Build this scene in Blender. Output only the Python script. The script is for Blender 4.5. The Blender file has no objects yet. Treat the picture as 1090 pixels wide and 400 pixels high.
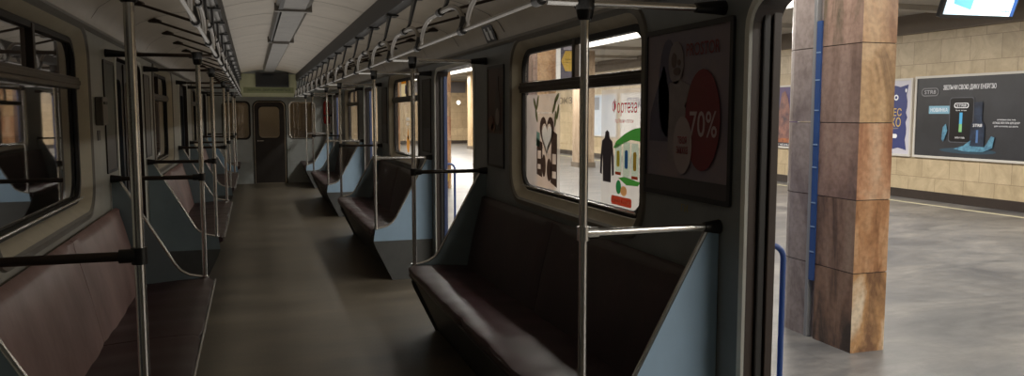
import bpy, bmesh, math, random
from mathutils import Vector, Matrix
from mathutils.geometry import tessellate_polygon
random.seed(7)
SC = bpy.context.scene
COL = SC.collection
PI = math.pi

# ------------------------------------------------------------------ materials
def lin(c):
    return tuple(((v/255)/12.92 if v/255 <= .04045 else ((v/255+.055)/1.055)**2.4) for v in c) + (1,)

def mat(name, rgb, rough=.5, metal=0., var=0., scale=8., rgb2=None, bump=0., stretch=(1, 1, 1), spec=.5, emit=0.):
    m = bpy.data.materials.new(name); m.use_nodes = True
    nt = m.node_tree; n = nt.nodes; b = n['Principled BSDF']
    c = lin(rgb)
    b.inputs['Base Color'].default_value = c
    b.inputs['Roughness'].default_value = rough
    b.inputs['Metallic'].default_value = metal
    b.inputs['Specular IOR Level'].default_value = spec
    if emit:
        b.inputs['Emission Color'].default_value = c
        b.inputs['Emission Strength'].default_value = emit
    if var or rgb2 or bump:
        tc = n.new('ShaderNodeTexCoord'); mp = n.new('ShaderNodeMapping')
        mp.inputs['Scale'].default_value = stretch
        nt.links.new(tc.outputs['Object'], mp.inputs['Vector'])
        no = n.new('ShaderNodeTexNoise'); no.inputs['Scale'].default_value = scale
        no.inputs['Detail'].default_value = 6; no.inputs['Roughness'].default_value = .62
        nt.links.new(mp.outputs[0], no.inputs['Vector'])
        rp = n.new('ShaderNodeValToRGB')
        c2 = lin(rgb2) if rgb2 else tuple(max(0, v*(1-var)) for v in c[:3]) + (1,)
        rp.color_ramp.elements[0].position = .32; rp.color_ramp.elements[1].position = .68
        rp.color_ramp.elements[0].color = c2; rp.color_ramp.elements[1].color = c
        nt.links.new(no.outputs['Fac'], rp.inputs['Fac'])
        nt.links.new(rp.outputs['Color'], b.inputs['Base Color'])
        if bump:
            bp = n.new('ShaderNodeBump'); bp.inputs['Strength'].default_value = bump; bp.inputs['Distance'].default_value = .01
            nt.links.new(no.outputs['Fac'], bp.inputs['Height']); nt.links.new(bp.outputs[0], b.inputs['Normal'])
    return m

def glass_mat(name, tint, refl, rough=.02):
    m = bpy.data.materials.new(name); m.use_nodes = True
    nt = m.node_tree; n = nt.nodes; n.remove(n['Principled BSDF'])
    out = n['Material Output']
    tr = n.new('ShaderNodeBsdfTransparent'); tr.inputs[0].default_value = lin(tint)
    gl = n.new('ShaderNodeBsdfGlossy'); gl.inputs['Roughness'].default_value = rough; gl.inputs[0].default_value = (1, 1, 1, 1)
    fr = n.new('ShaderNodeLayerWeight'); fr.inputs['Blend'].default_value = .5
    pw = n.new('ShaderNodeMath'); pw.operation = 'POWER'; pw.inputs[1].default_value = 4.
    mr = n.new('ShaderNodeMapRange'); mr.inputs[3].default_value = refl; mr.inputs[4].default_value = .85
    mx = n.new('ShaderNodeMixShader')
    nt.links.new(fr.outputs['Facing'], pw.inputs[0]); nt.links.new(pw.outputs[0], mr.inputs[0])
    nt.links.new(mr.outputs[0], mx.inputs[0]); nt.links.new(tr.outputs[0], mx.inputs[1]); nt.links.new(gl.outputs[0], mx.inputs[2])
    nt.links.new(mx.outputs[0], out.inputs['Surface'])
    return m

def tile_mat(name, c1, c2, mortar, bw, bh, ms=.004, rough=.35, axes='yz', noise=.5):
    """tiles laid out in real metres on the given object axes"""
    m = bpy.data.materials.new(name); m.use_nodes = True
    nt = m.node_tree; n = nt.nodes; b = n['Principled BSDF']; b.inputs['Roughness'].default_value = rough
    tc = n.new('ShaderNodeTexCoord'); sx = n.new('ShaderNodeSeparateXYZ'); cb = n.new('ShaderNodeCombineXYZ')
    nt.links.new(tc.outputs['Object'], sx.inputs[0])
    nt.links.new(sx.outputs['XYZ'.index(axes[0].upper())], cb.inputs[0]); nt.links.new(sx.outputs['XYZ'.index(axes[1].upper())], cb.inputs[1])
    br = n.new('ShaderNodeTexBrick'); br.inputs['Scale'].default_value = 1; br.inputs['Brick Width'].default_value = bw
    br.inputs['Row Height'].default_value = bh; br.inputs['Mortar Size'].default_value = ms; br.offset = .5
    br.inputs['Color1'].default_value = lin(c1); br.inputs['Color2'].default_value = lin(c2); br.inputs['Mortar'].default_value = lin(mortar)
    nt.links.new(cb.outputs[0], br.inputs['Vector'])
    no = n.new('ShaderNodeTexNoise'); no.inputs['Scale'].default_value = 2.6; no.inputs['Detail'].default_value = 8; no.inputs['Roughness'].default_value = .7
    no.inputs['Distortion'].default_value = 1.2
    nt.links.new(tc.outputs['Object'], no.inputs['Vector'])
    rp = n.new('ShaderNodeValToRGB'); rp.color_ramp.elements[0].position = .3; rp.color_ramp.elements[1].position = .7
    rp.color_ramp.elements[0].color = (1-noise, 1-noise*1.05, 1-noise*1.15, 1); rp.color_ramp.elements[1].color = (1.05, 1.05, 1.05, 1)
    nt.links.new(no.outputs['Fac'], rp.inputs['Fac'])
    mx = n.new('ShaderNodeMix'); mx.data_type = 'RGBA'; mx.blend_type = 'MULTIPLY'; mx.inputs[0].default_value = 1
    nt.links.new(br.outputs['Color'], mx.inputs[6]); nt.links.new(rp.outputs['Color'], mx.inputs[7])
    nt.links.new(mx.outputs[2], b.inputs['Base Color'])
    return m

def stone_mat(name, c1, c2, c3, rot=0., scale=1.4, stretch=5., rough=.3):
    """veined granite slab: stretched noise bands plus fine grain"""
    m = bpy.data.materials.new(name); m.use_nodes = True
    nt = m.node_tree; n = nt.nodes; b = n['Principled BSDF']; b.inputs['Roughness'].default_value = rough
    tc = n.new('ShaderNodeTexCoord'); mp = n.new('ShaderNodeMapping')
    mp.inputs['Rotation'].default_value = (rot, rot*.8, 0); mp.inputs['Scale'].default_value = (stretch, stretch, 1)
    nt.links.new(tc.outputs['Object'], mp.inputs['Vector'])
    no = n.new('ShaderNodeTexNoise'); no.inputs['Scale'].default_value = scale; no.inputs['Detail'].default_value = 8; no.inputs['Distortion'].default_value = .8
    no.inputs['Roughness'].default_value = .6
    nt.links.new(mp.outputs[0], no.inputs['Vector'])
    rp = n.new('ShaderNodeValToRGB'); e = rp.color_ramp.elements
    e[0].position = .37; e[0].color = lin(c1); e[1].position = .64; e[1].color = lin(c3)
    q = e.new(.5); q.color = lin(c2)
    nt.links.new(no.outputs['Fac'], rp.inputs['Fac'])
    n2 = n.new('ShaderNodeTexNoise'); n2.inputs['Scale'].default_value = 28; n2.inputs['Detail'].default_value = 5
    nt.links.new(tc.outputs['Object'], n2.inputs['Vector'])
    r2 = n.new('ShaderNodeValToRGB'); r2.color_ramp.elements[0].position = .3; r2.color_ramp.elements[1].position = .6
    r2.color_ramp.elements[0].color = (.72, .7, .68, 1); r2.color_ramp.elements[1].color = (1, 1, 1, 1)
    nt.links.new(n2.outputs['Fac'], r2.inputs['Fac'])
    mx = n.new('ShaderNodeMix'); mx.data_type = 'RGBA'; mx.blend_type = 'MULTIPLY'; mx.inputs[0].default_value = 1
    nt.links.new(rp.outputs['Color'], mx.inputs[6]); nt.links.new(r2.outputs['Color'], mx.inputs[7])
    nt.links.new(mx.outputs[2], b.inputs['Base Color'])
    return m

M = {}
M['ceil'] = mat('aged_ceiling_plastic', (184, 172, 154), .42, var=.18, scale=3)
M['ceil_seam'] = mat('ceiling_seam', (60, 56, 50), .7)
M['wall'] = mat('grey_wall_laminate', (134, 140, 142), .38, var=.18, scale=4)
M['wall_left'] = mat('left_wall_laminate', (182, 182, 172), .4, var=.2, scale=4)  # wall laminate lightened to carry the light from the right-hand openings
M['wall_end'] = mat('end_wall_grey', (186, 192, 190), .45, var=.15, scale=5)
M['cream'] = mat('cream_window_reveal', (205, 195, 170), .4, var=.15, scale=9)
M['greyframe'] = mat('grey_window_surround', (120, 116, 108), .35, var=.2, scale=6)
M['rubber'] = mat('black_rubber', (22, 20, 19), .55, var=.2, scale=20)
M['jamb'] = mat('dark_brown_jamb', (48, 36, 30), .45, var=.3, scale=12, stretch=(1, 1, .1))
M['door_white'] = mat('off_white_door_trim', (242, 243, 234), .4, var=.12, scale=10)
M['leaf_blue'] = mat('blue_door_edge', (58, 72, 112), .35, var=.2, scale=6)
M['leaf_dark'] = mat('dark_door_leaf', (52, 60, 72), .35, var=.2, scale=6)
M['outer'] = mat('outer_blue_body', (60, 90, 150), .35, var=.15, scale=3)
M['darkmetal'] = mat('dark_bronze_bar', (62, 52, 44), .35, metal=.5, var=.2, scale=12)
M['chrome'] = mat('worn_chrome', (232, 230, 226), .26, metal=1., var=.15, scale=16)
M['rail_chrome'] = mat('dull_rail_chrome', (150, 145, 138), .28, metal=1., var=.25, scale=10)  # chrome darkened in colour to offset the added uplight
M['blackplastic'] = mat('black_plastic', (16, 15, 15), .42, var=.1, scale=20)
M['vinyl'] = mat('maroon_vinyl', (64, 38, 42), .42, rgb2=(46, 27, 31), scale=5, bump=.15, stretch=(1, .4, 1))
M['vinyl_back'] = mat('maroon_vinyl_back', (56, 36, 37), .5, rgb2=(42, 27, 29), scale=4, bump=.2)
M['vinyl_worn'] = mat('worn_dusty_vinyl_back', (156, 122, 116), .45, rgb2=(108, 76, 72), scale=2.6, bump=.25, stretch=(1, 1.2, .6))  # wear patches, plus light falling on the left backs put into the colour
M['vinyl_edge'] = mat('dark_vinyl_edge', (40, 26, 27), .4, var=.2, scale=8)
M['panel'] = mat('light_blue_panel', (162, 194, 222), .38, var=.16, scale=3, stretch=(1, 1, .5))
M['panel_in'] = mat('grey_blue_panel', (124, 140, 148), .42, var=.16, scale=4)
M['kick'] = mat('dark_grey_kick_plate', (58, 56, 54), .5, var=.3, scale=5)
M['plate'] = mat('grey_base_plate', (86, 88, 88), .45, var=.25, scale=6)
M['duct'] = mat('grey_steel_duct', (112, 106, 98), .34, metal=.4, var=.5, scale=5)
M['ledge'] = mat('black_light_trough', (20, 17, 15), .5, var=.2, scale=9)
M['ledge_l'] = mat('grey_light_trough', (96, 92, 86), .3, metal=.3, var=.2, scale=9)
M['screen_off'] = mat('dark_screen', (8, 9, 10), .15)
M['signpanel'] = mat('pale_green_sign', (176, 176, 138), .45, var=.12, scale=9)
M['green_txt'] = mat('green_sign_text', (42, 58, 34), .6)
M['enddoor'] = mat('dark_end_door', (52, 46, 43), .45, var=.25, scale=6)
M['glass'] = glass_mat('window_glass', (250, 250, 248), .04)
M['glass_dark'] = glass_mat('grimy_left_glass', (190, 180, 172), .30)
M['glass_end'] = glass_mat('end_glass', (205, 200, 190), .2)
M['tunnel'] = mat('tunnel_wall_brown', (62, 50, 44), .7, var=.35, scale=1.5)
M['nextcar'] = mat('next_car_cream', (170, 150, 122), .6, var=.15, scale=3)
M['nextcar_dk'] = mat('next_car_dark', (80, 66, 56), .6, var=.15, scale=3)
M['white'] = mat('print_white', (225, 225, 222), .5)
M['black'] = mat('print_black', (20, 20, 22), .5)
M['red'] = mat('print_red', (168, 30, 40), .45)

def floor_car_mat():
    m = mat('worn_car_linoleum', (122, 114, 100), .42)
    nt = m.node_tree; n = nt.nodes; b = n['Principled BSDF']
    tc = n.new('ShaderNodeTexCoord'); mp = n.new('ShaderNodeMapping'); mp.inputs['Scale'].default_value = (.55, 1.6, 1)
    nt.links.new(tc.outputs['Object'], mp.inputs[0])
    a = n.new('ShaderNodeTexNoise'); a.inputs['Scale'].default_value = 1.5; a.inputs['Detail'].default_value = 8; a.inputs['Roughness'].default_value = .65
    nt.links.new(mp.outputs[0], a.inputs[0])
    r = n.new('ShaderNodeValToRGB'); r.color_ramp.elements[0].position = .34; r.color_ramp.elements[1].position = .7
    r.color_ramp.elements[0].color = lin((74, 67, 56)); r.color_ramp.elements[1].color = lin((112, 103, 88))
    nt.links.new(a.outputs[0], r.inputs[0])
    g = n.new('ShaderNodeTexNoise'); g.inputs['Scale'].default_value = 60; g.inputs['Detail'].default_value = 3
    nt.links.new(tc.outputs['Object'], g.inputs[0])
    r2 = n.new('ShaderNodeValToRGB'); r2.color_ramp.elements[0].color = (.7, .7, .7, 1); r2.color_ramp.elements[1].color = (1.15, 1.15, 1.15, 1)
    nt.links.new(g.outputs[0], r2.inputs[0])
    mx = n.new('ShaderNodeMix'); mx.data_type = 'RGBA'; mx.blend_type = 'MULTIPLY'; mx.inputs[0].default_value = 1
    nt.links.new(r.outputs[0], mx.inputs[6]); nt.links.new(r2.outputs[0], mx.inputs[7]); nt.links.new(mx.outputs[2], b.inputs['Base Color'])
    rr = n.new('ShaderNodeMapRange'); rr.inputs[3].default_value = .3; rr.inputs[4].default_value = .55
    nt.links.new(a.outputs[0], rr.inputs[0]); nt.links.new(rr.outputs[0], b.inputs['Roughness'])
    return m
M['carfloor'] = floor_car_mat()

def platform_floor_mat():
    m = mat('polished_stone_platform', (150, 145, 138), .35)
    nt = m.node_tree; n = nt.nodes; b = n['Principled BSDF']
    tc = n.new('ShaderNodeTexCoord')
    mp = n.new('ShaderNodeMapping'); mp.inputs['Scale'].default_value = (.7, 1.3, 1); nt.links.new(tc.outputs['Object'], mp.inputs[0])
    a = n.new('ShaderNodeTexNoise'); a.inputs['Scale'].default_value = .9; a.inputs['Detail'].default_value = 10; a.inputs['Roughness'].default_value = .66
    a.inputs['Distortion'].default_value = .6
    nt.links.new(mp.outputs[0], a.inputs[0])
    r = n.new('ShaderNodeValToRGB'); e = r.color_ramp.elements; e[0].position = .34; e[1].position = .68
    e[0].color = lin((70, 71, 74)); e[1].color = lin((136, 132, 126)); q = e.new(.5); q.color = lin((102, 101, 100))
    nt.links.new(a.outputs[0], r.inputs[0])
    v = n.new('ShaderNodeTexNoise'); v.inputs['Scale'].default_value = 7; v.inputs['Detail'].default_value = 8; v.inputs['Roughness'].default_value = .75
    nt.links.new(mp.outputs[0], v.inputs[0])
    r2 = n.new('ShaderNodeValToRGB'); r2.color_ramp.elements[0].position = .35; r2.color_ramp.elements[1].position = .62
    r2.color_ramp.elements[0].color = (.62, .62, .64, 1); r2.color_ramp.elements[1].color = (1.05, 1.05, 1.05, 1)
    nt.links.new(v.outputs[0], r2.inputs[0])
    br = n.new('ShaderNodeTexBrick'); br.inputs['Scale'].default_value = 1; br.inputs['Brick Width'].default_value = 1.0; br.inputs['Row Height'].default_value = .5
    br.inputs['Mortar Size'].default_value = .004
    br.inputs['Color1'].default_value = (1, 1, 1, 1); br.inputs['Color2'].default_value = (.93, .93, .93, 1); br.inputs['Mortar'].default_value = (.72, .72, .72, 1)
    nt.links.new(tc.outputs['Object'], br.inputs[0])
    mx = n.new('ShaderNodeMix'); mx.data_type = 'RGBA'; mx.blend_type = 'MULTIPLY'; mx.inputs[0].default_value = 1
    nt.links.new(r.outputs[0], mx.inputs[6]); nt.links.new(r2.outputs[0], mx.inputs[7])
    my = n.new('ShaderNodeMix'); my.data_type = 'RGBA'; my.blend_type = 'MULTIPLY'; my.inputs[0].default_value = .8
    nt.links.new(mx.outputs[2], my.inputs[6]); nt.links.new(br.outputs[0], my.inputs[7])
    nt.links.new(my.outputs[2], b.inputs['Base Color'])
    rr = n.new('ShaderNodeMapRange'); rr.inputs[3].default_value = .27; rr.inputs[4].default_value = .48
    nt.links.new(v.outputs[0], rr.inputs[0]); nt.links.new(rr.outputs[0], b.inputs['Roughness'])
    return m
M['platfloor'] = platform_floor_mat()
M['tiles'] = tile_mat('marble_wall_tiles', (200, 180, 146), (184, 164, 130), (128, 110, 84), .62, .42, noise=.34)
M['tiles_x'] = tile_mat('marble_end_tiles', (190, 166, 130), (172, 148, 114), (118, 98, 74), .62, .42, axes='xz', noise=.34)
M['skirt'] = mat('dark_granite_skirting', (44, 34, 28), .35, var=.3, scale=14)
M['frieze'] = mat('dim_frieze', (112, 100, 86), .6, var=.2, scale=2)
M['platceil'] = mat('platform_ceiling', (172, 166, 156), .55, var=.12, scale=1.5)
M['lightstrip'] = mat('luminous_strip', (255, 250, 238), .5, emit=2.6)
M['edge_line'] = mat('worn_cream_edge_line', (205, 198, 165), .6, var=.2, scale=20)
M['joint'] = mat('stone_joint', (70, 58, 50), .7)
FRONT = [stone_mat('granite_front_a', (150, 104, 66), (196, 152, 108), (206, 168, 126), .5, 1.2, 3),
         stone_mat('granite_front_b', (122, 92, 62), (190, 150, 106), (208, 172, 130), .9, 1.6, 3),
         stone_mat('granite_front_c', (150, 96, 66), (196, 144, 106), (214, 176, 142), .3, 1.6, 3),
         stone_mat('granite_front_d', (122, 78, 48), (178, 126, 84), (198, 152, 110), .45, 1.1, 7),
         stone_mat('granite_front_e', (118, 82, 54), (190, 142, 92), (226, 206, 176), .7, 1.5, 3)]
SIDE = [stone_mat('granite_side_a', (104, 92, 76), (158, 128, 112), (178, 148, 130), .6, 1.4, 5),
        stone_mat('granite_side_b', (122, 98, 86), (144, 118, 104), (160, 134, 120), .2, 1.2, 3),
        stone_mat('granite_side_c', (112, 90, 80), (148, 118, 104), (162, 134, 118), .4, 1.4, 3),
        stone_mat('granite_side_d', (92, 72, 60), (136, 106, 88), (152, 126, 106), .5, 1.0, 7),
        stone_mat('granite_side_e', (66, 54, 46), (132, 100, 80), (152, 122, 100), .8, 1.6, 4)]
GREY = stone_mat('granite_grey', (122, 108, 104), (150, 136, 130), (166, 152, 146), .2, 1.5, 2)

# ------------------------------------------------------------------ mesh builder
def sticker_mat(name, rgb, opac=1.):
    m = bpy.data.materials.new(name); m.use_nodes = True
    nt = m.node_tree; n = nt.nodes; n.remove(n['Principled BSDF'])
    tl = n.new('ShaderNodeBsdfTranslucent'); df = n.new('ShaderNodeBsdfDiffuse'); tp = n.new('ShaderNodeBsdfTransparent')
    no = n.new('ShaderNodeTexNoise'); no.inputs['Scale'].default_value = 40 if opac == 1 else 2
    rp = n.new('ShaderNodeValToRGB'); c = lin(rgb); rp.color_ramp.elements[0].color = tuple(v*.75 for v in c[:3])+(1,); rp.color_ramp.elements[1].color = c
    rp.color_ramp.elements[0].position = .3; rp.color_ramp.elements[1].position = .6
    nt.links.new(no.outputs[0], rp.inputs[0])
    for q in (tl, df): nt.links.new(rp.outputs[0], q.inputs[0])
    a = n.new('ShaderNodeMixShader'); a.inputs[0].default_value = .3; nt.links.new(tl.outputs[0], a.inputs[1]); nt.links.new(df.outputs[0], a.inputs[2])
    b = n.new('ShaderNodeMixShader'); b.inputs[0].default_value = opac; nt.links.new(tp.outputs[0], b.inputs[1]); nt.links.new(a.outputs[0], b.inputs[2])
    nt.links.new(b.outputs[0], n['Material Output'].inputs['Surface'])
    return m

class MB:
    def __init__(s): s.v = []; s.f = []; s.m = []
    def add(s, vs, fs, mi=0):
        o = len(s.v); s.v += [tuple(v) for v in vs]
        for f in fs: s.f.append([i+o for i in f]); s.m.append(mi)
        return s
    def box(s, a, b, mi=0):
        x0, y0, z0 = a; x1, y1, z1 = b
        if x0 > x1: x0, x1 = x1, x0
        if y0 > y1: y0, y1 = y1, y0
        if z0 > z1: z0, z1 = z1, z0
        return s.add([(x0,y0,z0),(x1,y0,z0),(x1,y1,z0),(x0,y1,z0),(x0,y0,z1),(x1,y0,z1),(x1,y1,z1),(x0,y1,z1)],
                     [(0,3,2,1),(4,5,6,7),(0,1,5,4),(1,2,6,5),(2,3,7,6),(3,0,4,7)], mi)
    def tube(s, path, r, n=12, mi=0, caps=True):
        P = [Vector(p) for p in path]; R = r if isinstance(r, (list, tuple)) else [r]*len(P)
        T = []
        for i in range(len(P)):
            a = P[max(i-1, 0)]; b = P[min(i+1, len(P)-1)]; T.append((b-a).normalized())
        up = Vector((0, 0, 1)) if abs(T[0].z) < .9 else Vector((0, 1, 0))
        nrm = T[0].cross(up).normalized(); vs = []
        for i, p in enumerate(P):
            nrm = (nrm - T[i]*nrm.dot(T[i])).normalized(); bn = T[i].cross(nrm)
            for k in range(n):
                a = 2*PI*k/n; vs.append(p + (nrm*math.cos(a)+bn*math.sin(a))*R[i])
        fs = []
        for i in range(len(P)-1):
            for k in range(n):
                k2 = (k+1) % n; fs.append((i*n+k, i*n+k2, (i+1)*n+k2, (i+1)*n+k))
        if caps: fs += [tuple(range(n))[::-1], tuple(range((len(P)-1)*n, len(P)*n))]
        return s.add(vs, fs, mi)
    def loft(s, rings, mi=0, closed=True, caps=True):
        n = len(rings[0]); vs = [v for r in rings for v in r]; fs = []
        for i in range(len(rings)-1):
            for k in range(n if closed else n-1):
                k2 = (k+1) % n; fs.append((i*n+k, i*n+k2, (i+1)*n+k2, (i+1)*n+k))
        if caps: fs += [tuple(range(n))[::-1], tuple(range((len(rings)-1)*n, len(rings)*n))]
        return s.add(vs, fs, mi)

def obj(name, mb, mats, parent=None, smooth=False, bevel=0.):
    loc = parent.location if parent is not None and parent.type == 'EMPTY' else None
    if parent is not None and loc is None:
        loc = parent['_o'] if '_o' in parent else Vector((0, 0, 0))
    me = bpy.data.meshes.new(name)
    vs = mb.v if loc is None else [(v[0]-loc[0], v[1]-loc[1], v[2]-loc[2]) for v in mb.v]
    me.from_pydata(vs, [], mb.f); me.update()
    if not isinstance(mats, (list, tuple)): mats = [mats]
    for m in mats: me.materials.append(m)
    me.polygons.foreach_set('material_index', mb.m)
    bm = bmesh.new(); bm.from_mesh(me); bmesh.ops.recalc_face_normals(bm, faces=bm.faces); bm.to_mesh(me); bm.free()
    if smooth:
        me.polygons.foreach_set('use_smooth', [True]*len(me.polygons))
        me.set_sharp_from_angle(angle=math.radians(38))
    o = bpy.data.objects.new(name, me); COL.objects.link(o)
    if parent is not None:
        o.parent = parent; OFF[o.name] = tuple(loc)
    if bevel:
        bv = o.modifiers.new('bevel', 'BEVEL'); bv.width = bevel; bv.segments = 2; bv.limit_method = 'ANGLE'
    return o
OFF = {}

def sub(name, mb, mats, parent_part, smooth=False, bevel=0.):
    """a sub-part: parent_part is a mesh part whose local frame is its thing's frame"""
    t = parent_part.parent
    o = obj(name, mb, mats, t, smooth, bevel); o.parent = parent_part
    return o

def thing(name, label, cat, loc, group=None):
    o = bpy.data.objects.new(name, None); COL.objects.link(o); o.location = loc; o.empty_display_size = .1
    o['label'] = label; o['category'] = cat
    if group: o['group'] = group
    return o
def struct(name, mb, mats, smooth=False, bevel=0.):
    o = obj(name, mb, mats, None, smooth, bevel); o['kind'] = 'structure'; return o
def struct_empty(name, loc):
    o = bpy.data.objects.new(name, None); COL.objects.link(o); o.location = loc; o['kind'] = 'structure'; return o
def tag(o, label, cat, group=None):
    o['label'] = label; o['category'] = cat
    if group: o['group'] = group
    return o

def rr(a0, a1, b0, b1, r, n=7):
    """rounded rectangle, counter clockwise"""
    pts = []
    for cx, cy, s in ((a1-r, b0+r, -90), (a1-r, b1-r, 0), (a0+r, b1-r, 90), (a0+r, b0+r, 180)):
        for k in range(n+1):
            t = math.radians(s+90*k/n); pts.append((cx+r*math.cos(t), cy+r*math.sin(t)))
    return pts
def rect(a0, a1, b0, b1): return [(a0, b0), (a1, b0), (a1, b1), (a0, b1)]
def ell(cx, cy, rx, ry, n=28): return [(cx+rx*math.cos(2*PI*k/n), cy+ry*math.sin(2*PI*k/n)) for k in range(n)]

def plate(mb, loops, f3, t, mi=(0, 0, 0)):
    """2D loops (first outer, others holes) -> slab; f3(a,b,d) maps to 3D; d in {0,t}"""
    flat = [p for L in loops for p in L]
    tris = tessellate_polygon([[Vector((p[0], p[1], 0)) for p in L] for L in loops])
    mb.add([f3(a, b, 0) for a, b in flat], tris, mi[0])
    if t:
        mb.add([f3(a, b, t) for a, b in flat], [tuple(reversed(q)) for q in tris], mi[1])
        for L in loops:
            n = len(L)
            mb.add([f3(a, b, 0) for a, b in L]+[f3(a, b, t) for a, b in L], [(i, (i+1) % n, n+(i+1) % n, n+i) for i in range(n)], mi[2])
    return mb

class Board:
    """a flat printed thing; origin + right + up vectors, content stacked a hair in front of it"""
    def __init__(s, o, r, u, thick=.02):
        s.o = Vector(o); s.r = Vector(r).normalized(); s.u = Vector(u).normalized(); s.n = s.r.cross(s.u)
    def P(s, a, b, d=0.): return s.o + s.r*a + s.u*b + s.n*d
    def shape(s, name, loops, m, parent, d=.004, t=.0015):
        mb = MB()
        for L in loops:
            if isinstance(L[0][0], (tuple, list)): plate(mb, L, lambda a, b, k: s.P(a, b, d-k), t)
            else: plate(mb, [L], lambda a, b, k: s.P(a, b, d-k), t)
        return obj(name, mb, m, parent)
    def text(s, name, items, m, parent, d=.006):
        """items: (body, cx, cy, w, h)"""
        mb = MB()
        for body, cx, cy, w, h in items:
            c = bpy.data.curves.new('txt', 'FONT'); c.body = body; c.resolution_u = 3; c.offset = .006
            o = bpy.data.objects.new('txt', c); COL.objects.link(o); bpy.context.view_layer.update()
            me = o.to_mesh(); vs = [tuple(v.co) for v in me.vertices]; fs = [tuple(p.vertices) for p in me.polygons]
            o.to_mesh_clear(); bpy.data.objects.remove(o); bpy.data.curves.remove(c)
            x0 = min(v[0] for v in vs); x1 = max(v[0] for v in vs); y0 = min(v[1] for v in vs); y1 = max(v[1] for v in vs)
            mb.add([s.P(cx+(v[0]-(x0+x1)/2)/(x1-x0)*w, cy+(v[1]-(y0+y1)/2)/(y1-y0)*h, d) for v in vs], fs)
        return obj(name, mb, m, parent)

# ------------------------------------------------------------------ layout of the car (metres)
XR, XL, CX = 1.65, -.88, .385            # inner faces of the side walls, car axis
Y0, Y1 = -1.6, 19.2
def mx(x): return 2*CX - x
PER = 5.0
SEATS = [(2.57, 5.68), (7.58, 10.68), (12.58, 15.68)]
DOORS = [(1.05, 2.39), (6.04, 7.39), (11.04, 12.39), (16.04, 17.39)]
WINS = [(3.20, 5.06), (8.20, 10.06), (13.20, 15.06), (17.95, 18.95)]
WZ = (1.06, 2.06)

def side_wall(name, xin, s, m_in, closed):
    """s=+1 right wall, -1 left wall"""
    out = rect(Y0, Y1, -.02, 2.13)
    holes = [rr(a, b, WZ[0], WZ[1], .17) for a, b in WINS]
    for a, b in DOORS:
        h = rr(a, b, .002, 1.99, .1); h = [(p[0], p[1]) for p in h if p[1] > 1.0] ; h = h + [(a, .0), (b, .0)]
        holes.append(h)
    # one slab for the wall, holes cut through it
    mb = MB(); plate(mb, [out]+holes, lambda a, b, d: (xin+s*d, a, b), .11, (0, 2, 1))
    return struct(name, mb, [m_in, M['jamb'], M['outer']])
side_wall('wall_right', XR, 1, M['wall'], False)
side_wall('wall_left', XL, -1, M['wall_left'], True)

# car floor
mb = MB(); mb.box((XL-.11, Y0, -.12), (XR+.11, Y1, 0))
struct('floor', mb, M['carfloor'])
# ceiling: centre vault between the light troughs + two coves
mb = MB()
prof = []
xs = [-.235, -.05, .15, CX, .62, .82, 1.005]
for x in xs: prof.append((x, 2.50+.10*(1-((x-CX)/.62)**2)))
ring = [[(x, y, z) for x, z in prof] for y in (Y0, Y1)]
mb.loft(ring, closed=False, caps=False)
for s in (0, 1):
    cp = [(1.0, 2.38), (1.15, 2.365), (1.30, 2.34), (1.43, 2.305), (1.53, 2.265), (1.60, 2.215), (1.64, 2.15), (1.655, 2.085)]
    if s: cp = [(mx(x), z) for x, z in cp]
    mb.loft([[(x, y, z) for x, z in cp] for y in (Y0, Y1)], closed=False, caps=False)
# thin panel joints
for y in [k*1.0+.35 for k in range(0, 19)]:
    mb.loft([[(x, yy, z-.0015) for x, z in prof] for yy in (y-.006, y+.006)], mi=1, closed=False, caps=False)
for y in [k*1.25+.2 for k in range(0, 15)]:
    for s in (0, 1):
        cp2 = [(1.0, 2.377), (1.15, 2.362), (1.30, 2.337), (1.43, 2.302), (1.528, 2.262), (1.597, 2.213), (1.637, 2.15)]
        if s: cp2 = [(mx(x), z) for x, z in cp2]
        mb.loft([[(x, yy, z-.001) for x, z in cp2] for yy in (y-.006, y+.006)], mi=1, closed=False, caps=False)
struct('ceiling', mb, [M['ceil'], M['ceil_seam']], smooth=True)
# light troughs along both sides of the centre ceiling
for i, s in enumerate((0, 1)):
    mb = MB()
    pr_ = [(.985, 2.53), (.98, 2.40), (.99, 2.355), (1.02, 2.345), (1.07, 2.35), (1.09, 2.37), (1.09, 2.53)]
    if s: pr_ = [(mx(x), z) for x, z in pr_]
    mb.loft([[(x, y, z) for x, z in pr_] for y in (Y0, Y1)])
    struct('trim_%d' % (i+1), mb, M['ledge'] if s == 0 else M['ledge_l'], smooth=True)
    if s:
        t = MB(); t.box((mx(.987), Y0, 2.36), (mx(.972), Y1, 2.52))
        struct('trim_3', t, M['ledge'])
# moulding where the cove meets the wall
for i, s in enumerate((0, 1)):
    mb = MB(); pr_ = [(1.655, 2.10), (1.63, 2.105), (1.622, 2.085), (1.635, 2.07), (1.655, 2.07)]
    if s: pr_ = [(mx(x), z) for x, z in pr_]
    mb.loft([[(x, y, z) for x, z in pr_] for y in (Y0, Y1)])
    struct('trim_%d' % (i+4), mb, M['greyframe'], smooth=True)

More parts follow.
